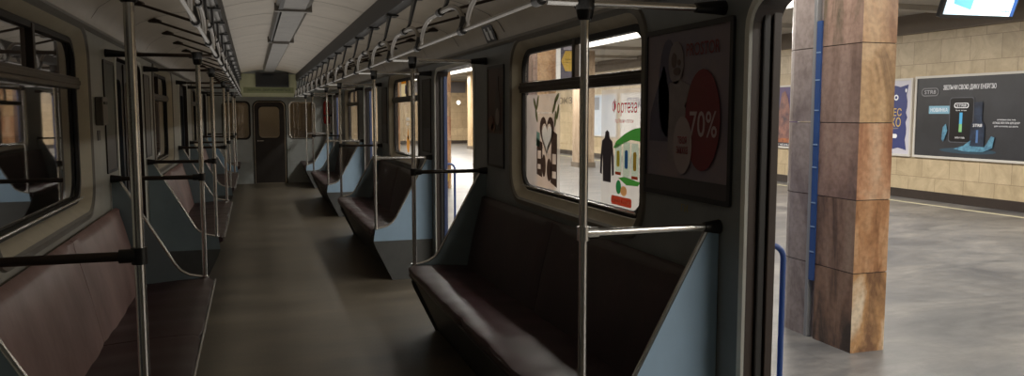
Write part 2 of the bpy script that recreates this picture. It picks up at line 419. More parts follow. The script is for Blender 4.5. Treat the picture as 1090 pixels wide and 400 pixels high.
# ------------------------------------------------------------------ side windows
def window(idx, a, b, xin, s, gm, frame_m):
    t = struct_empty('window_%d' % idx, (xin, (a+b)/2, WZ[0]))
    f3 = lambda d: (lambda p: (xin+s*d, p[0], p[1]))
    def ring(e, d): return [f3(d)(p) for p in rr(a+e, b-e, WZ[0]+e, WZ[1]-e, .17-e*.6, 9)]
    mb = MB()   # moulded surround: rises off the wall, then falls in to the rubber
    mb.loft([ring(-.045, .0), ring(-.04, -.012), ring(-.012, -.016), ring(0, -.004)], caps=False)
    obj('window_surround', mb, frame_m, t, smooth=True)
    mb = MB(); mb.loft([ring(0, -.004), ring(.008, .004), ring(.05, .06)], caps=False)
    obj('window_reveal', mb, M['cream'], t, smooth=True)
    mb = MB(); mb.loft([ring(.045, .052), ring(.05, .045), ring(.078, .045), ring(.082, .062)], caps=False)
    obj('rubber_seal', mb, M['rubber'], t, smooth=True)
    mb = MB(); zt = 1.77; e = .07
    mb.box((xin+s*.03, a+.05, zt-.035), (xin+s*.075, b-.05, zt+.03))
    mb.box((xin+s*.035, a+.05, zt-.012), (xin+s*.022, b-.05, zt+.012))
    w = obj('transom_bar', mb, M['darkmetal'], t, bevel=.004)
    mb = MB(); ym = a+(b-a)*.49
    mb.box((xin+s*.04, ym-.022, zt+.03), (xin+s*.072, ym+.022, WZ[1]-.055))
    obj('mullion', mb, M['darkmetal'], t, bevel=.004)
    mb = MB(); mb.tube([(xin+s*.03, a+.12, WZ[0]+.075), (xin+s*.03, b-.12, WZ[0]+.075)], .006, 8)
    obj('sill_rail', mb, M['chrome'], t, smooth=True)
    L = rr(a+.06, b-.06, WZ[0]+.06, WZ[1]-.06, .13, 9)
    mb = MB(); plate(mb, [L], lambda p, q, d: (xin+s*.066, p, q), 0)
    obj('window_pane', mb, gm, t)
for i, (a, b) in enumerate(WINS): window(i+1, a, b, XR, 1, M['glass'], M['greyframe'] if i else M['greyframe'])
for i, (a, b) in enumerate(WINS): window(i+5, a, b, XL, -1, M['glass_dark'], M['greyframe'])

# ------------------------------------------------------------------ side doors
def door(idx, a, b, xin, s, closed):
    t = struct_empty('door_%d' % idx, (xin, (a+b)/2, 0))
    def path(e, d, n=6):
        r = .10-e
        pts = [(b-e, .0)]
        for k in range(n+1): th = PI/2*k/n; pts.append((b-e-r+r*math.cos(th), 1.99-e-r+r*math.sin(th)))
        for k in range(n+1): th = PI/2+PI/2*k/n; pts.append((a+e+r+r*math.cos(th), 1.99-e-r+r*math.sin(th)))
        pts.append((a+e, .0))
        return [(xin+s*d, p[0], p[1]) for p in pts]
    mb = MB(); mb.loft([path(-.035, .0), path(-.035, -.008), path(-.006, -.010), path(.0, -.001)], closed=False, caps=False)
    obj('door_surround', mb, M['door_white'], t, smooth=True)
    if not closed:
        far = M['leaf_blue'] if a > 3 else M['jamb']
        for sg, y in ((1, b), (-1, a)):
            mb = MB(); mb.box((xin+s*.035, y-sg*.014, .0), (xin+s*.065, y+sg*.0, 1.97)); obj('rubber_edge', mb, M['rubber'], t, bevel=.006)
            mb = MB(); mb.box((xin+s*.072, y-sg*.018, .0), (xin+s*.106, y+sg*.0, 1.97)); obj('door_leaf', mb, far, t, bevel=.004)
        mb = MB(); mb.box((xin+s*.0, a+.01, 0), (xin+s*.16, b-.01, .006)); obj('threshold', mb, M['plate'], t)
    else:
        ym = (a+b)/2
        for y0, y1 in ((a+.005, ym-.004), (ym+.004, b-.005)):
            L = [rect(y0, y1, .01, 1.98), rr(y0+.1, y1-.1, .98, 1.85, .07)]
            mb = MB(); plate(mb, L, lambda p, q, d: (xin+s*(.045+d), p, q), .035)
            lf = obj('door_leaf', mb, M['leaf_dark'], t)
            mb = MB(); plate(mb, [rr(y0+.09, y1-.09, .97, 1.86, .08)], lambda p, q, d: (xin+s*.062, p, q), 0)
            g = obj('leaf_pane', mb, M['glass_dark'], t); g.parent = lf
        mb = MB(); mb.box((xin+s*.036, ym-.02, .01), (xin+s*.044, ym+.02, 1.97)); obj('rubber_edge', mb, M['rubber'], t)
for i, (a, b) in enumerate(DOORS): door(i+1, a, b, XR, 1, False)
for i, (a, b) in enumerate(DOORS): door(i+5, a, b, XL, -1, True)

# ------------------------------------------------------------------ benches
ORD = ['nearest', 'second', 'third']
def bench(y0, y1, s, label, back_m, split, group):
    X = (lambda x: x) if s > 0 else mx
    t = thing('bench_seat', label, 'bench', (X(1.36), (y0+y1)/2, 0), group)
    a, b = y0+.02, y1-.02
    def cushion(c0, c1, z=0.):
        pf = [(1.045, .445), (1.038, .478), (1.046, .494), (1.065, .502), (1.14, .503), (1.25, .50), (1.38, .49), (1.50, .48), (1.50, .435), (1.3, .435), (1.12, .43), (1.07, .432)]
        cx_, cz_ = 1.28, .475; rings = []
        N = 22
        for k in range(N+1):
            u = k/N; y = c0+(c1-c0)*u; d = min(u, 1-u)*(c1-c0); sc = 1 if d > .03 else (.97 if d > .008 else .9)
            wob = .004*math.sin(y*9+z*50)+.003*math.sin(y*23)
            if k == 0: y0_ = c0
            rings.append([(X(cx_+(x-cx_)*(1 if sc == 1 else (.5+.5*sc))), y, cz_+(q-cz_)*sc + (wob if q > .47 else 0)+z) for x, q in pf])
        # denser slices near both ends make the rounded ends
        e0 = [[(p[0], c0, cz_+z+(p[2]-cz_-z)*.8) for p in rings[0]]]
        mb = MB(); mb.loft(rings); return mb
    def back(c0, c1):
        pf = [(1.478, .45), (1.50, .56), (1.528, .70), (1.562, .84), (1.592, .95), (1.605, .985), (1.625, .995), (1.642, .985), (1.642, .93), (1.60, .70), (1.54, .45)]
        cx_, cz_ = 1.57, .72; rings = []; N = 20
        for k in range(N+1):
            u = k/N; y = c0+(c1-c0)*u; d = min(u, 1-u)*(c1-c0)
            off = .0 if d > .03 else .008
            bulge = .010*math.sin(PI*u)
            rings.append([(X(x+(off if x < cx_+.03 else 0)-(bulge if .5 < z < .96 and x < 1.6 else 0)), y, z) for x, z in pf])
        mb = MB(); mb.loft(rings); return mb
    sp = y0+split
    obj('seat_cushion', cushion(a, sp-.004, .006 if s > 0 else 0), M['vinyl'], t, smooth=True)
    obj('seat_cushion', cushion(sp+.004, b), M['vinyl'], t, smooth=True)
    sb = y0+split+.06
    obj('backrest', back(a, sb-.003), back_m, t, smooth=True)
    obj('backrest', back(sb+.003, b), back_m, t, smooth=True)
    mb = MB()
    pf = [(1.075, .43), (1.10, .43), (1.30, .0), (1.27, .0)]
    mb.loft([[(X(x), y, z) for x, z in pf] for y in (a, b)])
    obj('kick_panel', mb, M['kick'], t)
    mb = MB(); mb.box((X(1.09), a, .415), (X(1.64), b, .43)); obj('seat_base', mb, M['kick'], t)
    mb = MB(); mb.tube([(X(1.055 if s > 0 else 1.036), a, .434 if s > 0 else .484), (X(1.055 if s > 0 else 1.036), b, .434 if s > 0 else .484)], .007, 8); obj('edge_trim', mb, M['vinyl_edge'] if s > 0 else M['chrome'], t, smooth=True)
    # end screens
    for y, sg in ((y0, -1), (y1, 1)):
        th = .014
        prof = [(1.645, .385), (1.645, 1.175), (1.60, 1.175), (1.34, .70), (1.285, .60), (1.25, .555), (1.20, .525), (1.09, .50), (1.075, .385)]
        mb = MB(); plate(mb, [prof], lambda p, q, d: (X(p), y-th/2+d, q), th, (0, 0, 0))
        pn = obj('side_screen', mb, M['panel'] if (sg < 0 and s > 0) else M['panel_in'] if s > 0 else M['panel_in'], t)
        mb = MB(); mb.tube([(X(x), y, z) for x, z in [(1.60, 1.175), (1.34, .70), (1.285, .60), (1.25, .555), (1.20, .525), (1.09, .50)]], .0095, 8)
        e = obj('edge_strip', mb, M['chrome'], t, smooth=True); e.parent = pn
        prof = [(1.645, 0), (1.645, .383), (1.073, .383), (1.09, .33), (1.25, 0)]
        mb = MB(); plate(mb, [prof], lambda p, q, d: (X(p), y-th/2+d, q), th)
        obj('base_plate', mb, M['plate'], t)
    return t

def pole(y, s, label, sg, group):
    """floor-to-rail pole at a bench end with its low rail and its top bar"""
    X = (lambda x: x) if s > 0 else mx
    px = X(1.10)
    t = thing('grab_pole', label, 'pole', (px, y, .5), group)
    mb = MB(); mb.tube([(px, y, .505), (px, y, 1.95)], .0155, 14); obj('pole', mb, M['chrome'], t, smooth=True)
    mb = MB(); mb.tube([(px, y, .50), (px, y, .512)], .026, 14); obj('foot_flange', mb, M['chrome'], t, smooth=True)
    mb = MB(); mb.tube([(px, y, 1.92), (px, y, 1.928), (px, y, 1.96), (px, y, 2.003)], [.02, .026, .032, .034], 14); obj('top_cap', mb, M['blackplastic'], t, smooth=True)
    dark = (s < 0) or sg > 0  # left rails are dark; shade is put into the right far-end rails' colour
    rm = M['darkmetal'] if dark else M['chrome']
    mb = MB(); mb.tube([(px, y, 1.18), (X(1.60), y, 1.18)], .0145, 12); obj('side_rail', mb, rm, t, smooth=True)
    mb = MB(); mb.tube([(px, y, 1.155), (px, y, 1.205)], .023, 14); mb.tube([(px, y, 1.18), (X(1.155), y, 1.18)], .021, 14)
    obj('clamp', mb, M['chrome'] if not dark else M['blackplastic'], t, smooth=True)
    mb = MB(); mb.tube([(X(1.585), y, 1.18), (X(1.648), y, 1.18)], [.019, .028], 12); obj('wall_mount', mb, M['blackplastic'], t, smooth=True)
    hx = .93 if s > 0 else mx(.97)
    hx = hx if s > 0 else -.21
    mb = MB(); mb.tube([(hx+(.03 if s > 0 else -.03), y, 1.98), (X(1.56), y, 1.98)], .0125, 10); obj('top_bar', mb, M['chrome'] if s > 0 else M['darkmetal'], t, smooth=True)
    mb = MB(); mb.tube([(X(1.53), y, 1.98), (X(1.648), y, 1.985)], [.018, .027], 12); obj('top_mount', mb, M['blackplastic'], t, smooth=True)

for i, (a, b) in enumerate(SEATS):
    near = ['nearest', 'middle', 'farthest'][i]
    bench(a, b, 1, ['nearest dark maroon bench on the right, under the stickered window', 'second dark maroon bench on the right, between the two open doorways',
                    'third maroon bench on the right, beyond the second open doorway'][i], M['vinyl_back'], 1.56, 'maroon benches along both sides of the car')
    bench(a, b, -1, ['nearest bench on the left with worn dusty pink backrest', 'second bench on the left, behind the first light blue side screen',
                     'third bench on the left, far down the aisle'][i], M['vinyl_worn'], 1.63, 'maroon benches along both sides of the car')
    k = [('left corner', 'right corner')]
    for s, sd in ((1, 'right'), (-1, 'left')):
        for y, sg, e in ((a, -1, 'near end'), (b, 1, 'far end')):
            pole(y, s, 'chrome grab pole at the %s of the %s %s-hand bench' % (e, ['nearest', 'second', 'third'][i], sd), sg, 'grab poles at the bench ends')
# short end benches by the end wall
def end_bench(s, label):
    X = (lambda x: x) if s > 0 else mx
    y0, y1 = 17.6, 19.16
    t = thing('bench_seat', label, 'bench', (X(1.36), (y0+y1)/2, 0), 'maroon benches along both sides of the car')
    mb = MB(); pf = [(1.045, .445), (1.035, .475), (1.045, .5), (1.075, .513), (1.25, .50), (1.50, .478), (1.50, .435), (1.07, .432)]
    mb.loft([[(X(x), y, z) for x, z in pf] for y in (y0+.02, y0+.4, y0+.8, y1)]); obj('seat_cushion', mb, M['vinyl'], t, smooth=True)
    mb = MB(); pf = [(1.478, .45), (1.528, .70), (1.605, .985), (1.642, .985), (1.60, .70), (1.54, .45)]
    mb.loft([[(X(x), y, z) for x, z in pf] for y in (y0+.02, y0+.8, y1)]); obj('backrest', mb, M['vinyl_back'] if s > 0 else M['vinyl_worn'], t, smooth=True)
    mb = MB(); mb.loft([[(X(x), y, z) for x, z in [(1.075, .43), (1.10, .43), (1.30, 0), (1.27, 0)]] for y in (y0+.02, y1)]); obj('kick_panel', mb, M['kick'], t)
    prof = [(1.645, .385), (1.645, 1.175), (1.60, 1.175), (1.34, .70), (1.25, .555), (1.09, .50), (1.075, .385)]
    mb = MB(); plate(mb, [prof], lambda p, q, d: (X(p), y0-.007+d, q), .014); pn = obj('side_screen', mb, M['panel'], t)
    mb = MB(); mb.tube([(X(x), y0, z) for x, z in [(1.60, 1.175), (1.34, .70), (1.25, .555), (1.09, .50)]], .0095, 8)
    e = obj('edge_strip', mb, M['chrome'], t, smooth=True); e.parent = pn
    prof = [(1.645, 0), (1.645, .383), (1.073, .383), (1.25, 0)]
    mb = MB(); plate(mb, [prof], lambda p, q, d: (X(p), y0-.007+d, q), .014); obj('base_plate', mb, M['plate'], t)
end_bench(1, 'short maroon bench on the right against the end wall')
end_bench(-1, 'short maroon bench on the left against the end wall')
pole(17.6, 1, 'chrome grab pole at the short right-hand bench by the end wall', -1, 'grab poles at the bench ends')
pole(17.6, -1, 'chrome grab pole at the short left-hand bench by the end wall', -1, 'grab poles at the bench ends')

# ------------------------------------------------------------------ overhead handrails with raised loops
NODES = []
y = 2.57-2*.95
NODES = [-1.37, -.33, .70, 1.64]
for a, b in SEATS:
    NODES += [a, a+(b-a)/3, a+2*(b-a)/3, b, b+.95]
NODES += [17.6, 18.6]
NODES = sorted(set(round(v, 3) for v in NODES))
def handrail(s, label):
    hx = .93 if s > 0 else -.21
    X = (lambda x: x) if s > 0 else mx
    t = thing('overhead_handrail', label, 'handrail', (hx, 8, 1.98))
    mb = MB(); mb.tube([(hx, NODES[0], 1.98), (hx, NODES[-1], 1.98)], .0085, 10); obj('straight_rail', mb, M['rail_chrome'], t, smooth=True)
    zt = 2.125; ox = .018 if s > 0 else -.018
    for i, yy in enumerate(NODES):
        mb = MB(); mb.tube([(hx, yy-.03, 1.98), (hx, yy+.03, 1.98)], .019, 10); mb.tube([(hx, yy, 1.975), (hx+ox, yy, 2.04)], [.019, .022], 10)
        obj('rail_joint', mb, M['blackplastic'], t, smooth=True)
    for a, b in zip(NODES[:-1], NODES[1:]):
        pts = []; r = .30; n = 9
        pts.append((hx+ox*.3, a+.035, 1.985))
        for k in range(n+1):
            th = PI/2*k/n; pts.append((hx+ox, a+.04+r*(1-math.cos(th)), zt-.115+.115*math.sin(th)))
        for k in range(n+1):
            th = PI/2*k/n; pts.append((hx+ox, b-.04-r+r*math.sin(th), zt-.115+.115*math.cos(th)))
        pts.append((hx+ox*.3, b-.035, 1.985))
        mb = MB(); mb.tube(pts, .0125, 10); obj('raised_loop', mb, M['rail_chrome'], t, smooth=True)
        m = (a+b)/2
        bx = X(1.02)
        # tapered strap up to the ceiling trough
        mb = MB()
        def strap(z, w, x): return [(x-.008, m-w, z), (x+.008, m-w, z), (x+.008, m+w, z), (x-.008, m+w, z)]
        mb.loft([strap(zt-.02, .016, hx+ox), strap(zt+.05, .02, hx+ox+(bx-hx)*.4), strap(2.335, .062, bx)])
        mb.box((bx-.03, m-.07, 2.335), (bx+.06, m+.07, 2.345))
        mb.tube([(hx+ox, m-.03, zt), (hx+ox, m+.03, zt)], .021, 10)
        obj('hanger', mb, M['blackplastic'], t)
        fx = X(1.44)
        mb = MB(); mb.tube([(hx+ox, m+.05, zt), (fx, m+.35, 2.285)], .009, 8); mb.tube([(fx-.05*(1 if s > 0 else -1), m+.33, 2.275), (fx+.03*(1 if s > 0 else -1), m+.37, 2.295)], [.014, .024], 8)
        obj('stay_rod', mb, M['darkmetal'], t, smooth=True)
handrail(1, 'chrome overhead handrail with raised loops above the right-hand benches')
handrail(-1, 'chrome overhead handrail with raised loops above the left-hand benches')

# ------------------------------------------------------------------ central duct
t = thing('ceiling_duct', 'grey metal duct running along the middle of the ceiling', 'duct', (CX, 8, 2.55))
for (a, b, w, h, w2) in [(-1.5, 4.0, .15, .07, .10), (4.0, 7.6, .15, .07, .10), (7.6, 10.9, .15, .075, .11), (10.9, 18.2, .13, .10, .10)]:
    mb = MB(); z1 = 2.605
    pf = [(-w, z1), (-w, z1-h*.55), (-w2, z1-h), (w2, z1-h), (w, z1-h*.55), (w, z1)]
    mb.loft([[(CX+x, yy, z) for x, z in pf] for yy in (a+.01, b-.01)]); obj('duct_section', mb, M['duct'], t)
for yy in (4.0, 7.6, 10.9):
    mb = MB(); mb.box((CX-.165, yy-.03, 2.518), (CX+.165, yy+.03, 2.60)); obj('joint_band', mb, M['duct'], t, bevel=.004)
mb = MB(); mb.box((CX-.13, -1.5, 2.53), (CX-.095, 10.9, 2.538)); obj('dark_slot', mb, M['ledge'], t)

# ------------------------------------------------------------------ end wall
YE = 19.2
mb = MB()
outer = rect(XL-.11, XR+.11, -.02, 2.62)
h_door = rr(.045, .725, .01, 1.88, .12); h_door = [p for p in h_door if p[1] > .5] + [(.045, .0), (.725, .0)]
h_wl = rr(-.62, -.06, 1.04, 1.86, .1); h_wr = rr(.83, 1.39, 1.04, 1.86, .1)
plate(mb, [outer, h_door, h_wl, h_wr], lambda a, b, d: (a, YE+d, b), .06)
struct('wall_back', mb, M['wall_end'])
t = struct_empty('door_9', (CX, YE, 0))
mb = MB(); L = rr(.055, .715, .012, 1.87, .12); L = [p for p in L if p[1] > .5]+[(.055, .012), (.715, .012)]
plate(mb, [L, rr(.15, .60, 1.05, 1.76, .09)], lambda a, b, d: (a, YE-.01+d, b), .04); lf = obj('door_leaf', mb, M['enddoor'], t)
mb = MB(); plate(mb, [rr(.145, .605, 1.045, 1.765, .09)], lambda a, b, d: (a, YE+.015, b), 0); obj('door_pane', mb, M['glass_end'], t)
mb = MB(); mb.loft([[(p[0], YE-.011, p[1]) for p in rr(.13, .62, 1.03, 1.78, .1)], [(p[0], YE-.018, p[1]) for p in rr(.137, .613, 1.037, 1.773, .1)], [(p[0], YE-.01, p[1]) for p in rr(.15, .60, 1.05, 1.76, .09)]], caps=False)
obj('pane_frame', mb, M['rubber'], t, smooth=True)
mb = MB(); mb.tube([(.12, YE-.045, .98), (.24, YE-.045, .98)], .01, 8); mb.tube([(.12, YE-.045, .98), (.12, YE-.008, .98)], .014, 8); obj('door_handle', mb, M['chrome'], t, smooth=True)
mb = MB(); o_ = lambda e: [(p[0], YE-.012, p[1]) for p in [(.045-e, 0)]+[q for q in []]]
pth = []
for k in range(9): th = PI-PI/2*k/8; pth.append((.165+.14*math.cos(th), YE-.006, 1.75+.14*math.sin(th)))
for k in range(9): th = PI/2-PI/2*k/8; pth.append((.605+.14*math.cos(th), YE-.006, 1.75+.14*math.sin(th)))
mb = MB(); mb.tube([(.025, YE-.006, 0)]+pth+[(.745, YE-.006, 0)], .014, 8); obj('door_surround', mb, M['rubber'], t, smooth=True)
for i, (a, b) in enumerate(((-.62, -.06), (.83, 1.39))):
    t = struct_empty('window_%d' % (9+i), ((a+b)/2, YE, 1.04))
    R_ = lambda e, d: [(p[0], YE+d, p[1]) for p in rr(a+e, b-e, 1.04+e, 1.86-e, .1-e*.5)]
    mb = MB(); mb.loft([R_(-.03, -.001), R_(-.028, -.012), R_(-.005, -.014), R_(.004, .0), R_(.01, .03)], caps=False); obj('window_frame', mb, M['chrome'] if i else M['rubber'], t, smooth=True)
    mb = MB(); plate(mb, [rr(a-.004, b+.004, 1.036, 1.864, .1)], lambda p, q, d: (p, YE+.03, q), 0); obj('window_pane', mb, M['glass_end'], t)
# framed lower panels of the end wall
for i, (a, b) in enumerate(((-.66, -.02), (.79, 1.5))):
    mb = MB()
    for c, d_ in ((.06, .46), (.50, .92)): mb.box((a+.02, YE-.008, c), (b-.02, YE-.001, d_))
    struct('trim_%d' % (6+i), mb, M['wall_end'], bevel=.003)
# header panel, display and line sign
t = thing('line_sign', 'pale green route sign board over the end door', 'sign', (CX, YE-.05, 2.1))
B = Board((CX, YE-.06, 2.16), (1, 0, 0), (0, 0, 1))
mb = MB(); mb.box((-.24, YE-.06, 1.98), (1.0, YE-.005, 2.5)); obj('board', mb, M['signpanel'], t)
B.shape('sign_strip', [rect(-.55, .55, -.09, .04)], mat('olive_strip', (120, 124, 84), .5), t)
B.text('lettering', [('ОБЕРЕЖНО, ДВЕРІ ЗАЧИНЯЮТЬСЯ', -.0, -.025, .95, .06)], M['green_txt'], t)
t = thing('display_screen', 'black switched-off display above the end door sign', 'screen', (.465, YE-.1, 2.38))
mb = MB(); mb.box((.10, YE-.14, 2.205), (.83, YE-.062, 2.53)); obj('casing', mb, M['blackplastic'], t, bevel=.006)
mb = MB(); mb.box((.125, YE-.142, 2.25), (.805, YE-.139, 2.505)); obj('screen', mb, M['screen_off'], t)

# adjoining car end seen through the end windows
mb = MB(); plate(mb, [rect(-1.0, 1.8, -.1, 2.5), rr(.15, .62, 1.05, 1.75, .08), rr(-.7, -.1, 1.0, 1.85, .08), rr(.87, 1.47, 1.0, 1.85, .08)], lambda a, b, d: (a, 20.0+d, b), .06)
struct('wall_front', mb, M['nextcar'])
mb = MB(); mb.box((-1.0, 22.4, -.1), (1.8, 22.46, 2.6)); mb.box((-1.0, 20.06, -.1), (-.94, 22.4, 2.6)); mb.box((1.74, 20.06, -.1), (1.8, 22.4, 2.6)); mb.box((-1, 20.06, 2.5), (1.8, 22.4, 2.56)); mb.box((-1, 19.26, -.16), (1.8, 22.4, -.1))
struct('wall_back.001', mb, M['nextcar'])
# rear of our car behind the camera
mb = MB(); mb.box((XL-.11, Y0-.06, -.12), (XR+.11, Y0, 2.62)); struct('wall_rear', mb, M['wall_end'])

# fire extinguisher on the far right corner
t = thing('fire_extinguisher', 'dark red cylinder strapped to the wall beyond the last right-hand door', 'extinguisher', (1.54, 17.75, 1.38))
mb = MB(); mb.tube([(1.54, 17.75, z) for z in (1.38, 1.40, 1.44, 1.80, 1.85, 1.88, 1.90)], [.045, .06, .067, .067, .055, .03, .02], 16); obj('tank', mb, mat('dark_red_enamel', (150, 28, 26), .25), t, smooth=True)
mb = MB(); mb.tube([(1.54, 17.75, z) for z in (1.89, 1.92, 1.96)], [.026, .028, .02], 12); mb.box((1.50, 17.70, 1.95), (1.53, 17.78, 1.965)); mb.box((1.47, 17.735, 1.925), (1.55, 17.765, 1.94)); obj('valve', mb, M['blackplastic'], t)
mb = MB(); mb.tube([(1.54, 17.75, 1.55), (1.54, 17.75, 1.575)], .07, 16); mb.box((1.54, 17.73, 1.54), (1.65, 17.77, 1.585)); obj('bracket', mb, M['blackplastic'], t)

# ------------------------------------------------------------------ inside posters on the right wall
RW = lambda y, z, x=XR: Board((x, y, z), (0, -1, 0), (0, 0, 1))
def big_poster():
    t = thing('framed_poster', 'large framed advert with a red minus 70 percent balloon beside the open door', 'poster', (XR, 2.825, 1.6))
    B = RW(2.825, 1.605)
    W, H = .335, .345
    fr = MB(); plate(fr, [rr(-W, W, -H, H, .012, 3), rr(-W+.02, W-.02, -H+.02, H-.02, .006, 2)], lambda a, b, d: B.P(a, b, .012-d), .011); obj('frame', fr, mat('dark_poster_frame', (40, 42, 44), .4, var=.1), t)
    bg = mat('dim_poster_ground', (146, 130, 134), .35, rgb2=(120, 114, 132), scale=5)
    B.shape('picture', [rect(-W+.018, W-.018, -H+.018, H-.018)], bg, t, d=.006, t=.004)
    B.shape('dark_blue_shade', [ell(-.14, .10, .075, .2), [(-.29, -.12), (-.12, -.12), (-.10, .02), (-.17, .2), (-.28, .0)]], mat('poster_dark_blue', (86, 82, 110), .4, var=.2), t, d=.0085)
    white = mat('poster_pale_figure', (150, 140, 144), .4, var=.3, scale=9)
    B.shape('pale_figure', [ell(-.07, .20, .06, .085), [(-.12, .12), (-.03, .13), (.06, .10), (.02, -.02), (-.02, -.2), (-.13, -.2), (-.12, .0)],
                            [(.0, .02), (.07, .11), (.10, .12), (.06, .0)]], white, t, d=.010)
    B.shape('face_marks', [ell(-.085, .21, .02, .03), ell(-.045, .20, .012, .012), ell(-.06, .165, .028, .016)], mat('poster_brown', (92, 70, 70), .4), t, d=.0115)
    B.shape('red_balloon', [ell(.14, -.03, .125, .195)], mat('poster_red', (122, 26, 42), .35, var=.2, scale=6), t, d=.013)
    B.text('balloon_lettering', [('-70%', .13, -.045, .235, .10)], mat('poster_white_text', (190, 170, 176), .4), t, d=.0145)
    B.shape('white_balloon', [ell(.0, -.13, .072, .115)], mat('poster_white', (165, 150, 152), .4), t, d=.015)
    B.text('small_lettering', [('твоя', .0, -.11, .07, .03), ('знижка', .0, -.15, .09, .03)], mat('poster_red_text', (150, 40, 60), .4), t, d=.0165)
    B.text('title', [('PROSTOR', .13, .245, .24, .05)], mat('poster_dull_red_text', (130, 50, 58), .4), t, d=.010)
    B.shape('lower_band', [rect(-W+.02, W-.02, -H+.02, -H+.08)], mat('poster_lower_band', (72, 70, 76), .4), t, d=.010)
big_poster()
mb = MB(); bb = RW(2.82, 1.222)
o = bb.text('wall_lettering', [('ГИ', 0, 0, .05, .03)], mat('gold_lettering', (160, 140, 84), .5), None, d=.002); tag(o, 'tiny gold lettering on the wall under the red balloon advert', 'lettering')

def small_poster(y, s, label, ground, kind):
    xx = XR if s > 0 else XL
    t = thing('framed_poster', label, 'poster', (xx, y, 1.6), 'framed adverts between doors and windows')
    B = Board((xx, y, 1.58), (0, -s, 0), (0, 0, 1))
    W, H = .20, .36
    fr = MB(); plate(fr, [rr(-W, W, -H, H, .012, 3), rr(-W+.018, W-.018, -H+.018, H-.018, .006, 2)], lambda a, b, d: B.P(a, b, .009-d), .008); obj('frame', fr, mat('dark_poster_frame', (38, 36, 36), .4), t)
    B.shape('picture', [rect(-W+.016, W-.016, -.12, H-.016)], ground, t, d=.006, t=.004)
    B.shape('lower_picture', [rect(-W+.016, W-.016, -H+.016, -.12)], mat('poster_grey', (84, 84, 86), .4, var=.1), t, d=.006, t=.004)
    if kind:
        bt = [(-.0, -.10), (.13, -.10), (.13, .08), (.105, .16), (.085, .19), (.085, .28), (.045, .28), (.045, .19), (.02, .15), (0, .08)]
        B.shape('bottle_image', [bt], mat('poster_bottle', (52, 26, 22), .35, var=.3), t, d=.009)
        B.shape('bottle_label', [ell(.065, .0, .045, .06)], mat('poster_bottle_label', (136, 120, 110), .4, var=.2), t, d=.0105)
        B.shape('food_image', [ell(-.09, -.05, .07, .055), ell(-.04, -.08, .05, .03)], mat('poster_food', (110, 58, 30), .4, var=.3, scale=20), t, d=.0105)
brown = mat('poster_brown_ground', (92, 56, 44), .4, rgb2=(60, 40, 36), scale=4)
small_poster(5.44, 1, 'brown bottle advert in a dark frame between the near window and the open doorway', brown, True)
small_poster(10.44, 1, 'narrow dark framed advert beyond the second right-hand window', mat('poster_dark_ground', (70, 62, 60), .4, rgb2=(50, 46, 50), scale=5), False)
small_poster(7.80, 1, 'narrow dim framed advert just past the open middle doorway', mat('poster_dim_ground', (66, 60, 56), .4, rgb2=(46, 44, 46), scale=5), False)
small_poster(5.76, -1, 'dark green advert in a frame on the left wall past the first window', mat('poster_green_ground', (60, 84, 72), .4, rgb2=(44, 50, 50), scale=5), False)
small_poster(7.72, -1, 'narrow framed advert on the left wall past the closed door', mat('poster_dull_ground', (86, 80, 74), .4, rgb2=(60, 56, 52), scale=5), False)

# pictogram on the right cove
t = thing('safety_sticker', 'black sticker with pale hand symbols above the bottle advert', 'sticker', (1.63, 5.5, 2.16))
n_ = Vector((-.45, 0, -.9)).normalized()
B = Board((1.622, 5.5, 2.165), (0, -1, 0), Vector((-.38, 0, .9)).normalized())
B.shape('backing', [rr(-.12, .12, -.065, .065, .01, 3)], M['black'], t, d=.006)
for q in (-.08, .02):
    B.shape('hand_symbol', [[(q, -.035), (q+.03, -.045), (q+.06, -.045), (q+.06, .02), (q+.03, .02), (q+.03, .045), (q, .045)]], M['white'], t, d=.008)
# intercom on the left wall
t = thing('intercom_box', 'small grey intercom box on the left wall beside the first window', 'intercom', (XL, 5.33, 1.6))
mb = MB(); mb.box((XL+.001, 5.25, 1.53), (XL+.045, 5.42, 1.70)); obj('housing', mb, mat('grey_enamel', (96, 92, 86), .4, var=.1), t, bevel=.006)
mb = MB(); mb.box((XL+.045, 5.28, 1.655), (XL+.049, 5.39, 1.672)); obj('speaker_slot', mb, M['black'], t)
o = MB(); o.box((XL+.001, 5.29, 1.44), (XL+.004, 5.38, 1.50)); o = obj('notice_sticker', o, mat('dull_sticker', (70, 68, 66), .5)); tag(o, 'small dark square sticker under the grey intercom box', 'sticker')

# ------------------------------------------------------------------ window stickers (right near window)
GX = XR+.066
t = thing('window_sticker', 'coffee advert sticker with a heart and dark coffee bags on the near window', 'sticker', (GX, 4.56, 1.4))
B = Board((GX-.001, 4.56, 1.42), (0, -1, 0), (0, 0, 1))
B.shape('clear_film', [rect(-.40, .20, -.31, .30)], sticker_mat('film_haze_warm', (214, 202, 192), .5), t, d=.0005, t=0)  # pale translucent sheet, lays painted haze over the view behind
dk = sticker_mat('sticker_dark_coffee', (66, 52, 46)); wh = sticker_mat('sticker_white', (222, 218, 210))
def heart(cx, cy, r, k=1.0):
    L = []
    for i in range(28):
        a = 2*PI*i/28; L.append((cx+r*math.sin(a)**3, cy+k*r*(13*math.cos(a)-5*math.cos(2*a)-2*math.cos(3*a)-math.cos(4*a))/16))
    return L
B.shape('heart_arcs', [[heart(-.02, .06, .125, 1.1), heart(-.02, .05, .085, 1.1)]], dk, t, d=.002, t=0)
B.shape('white_heart', [heart(-.01, .03, .085, 1.2)], wh, t, d=.003, t=0)
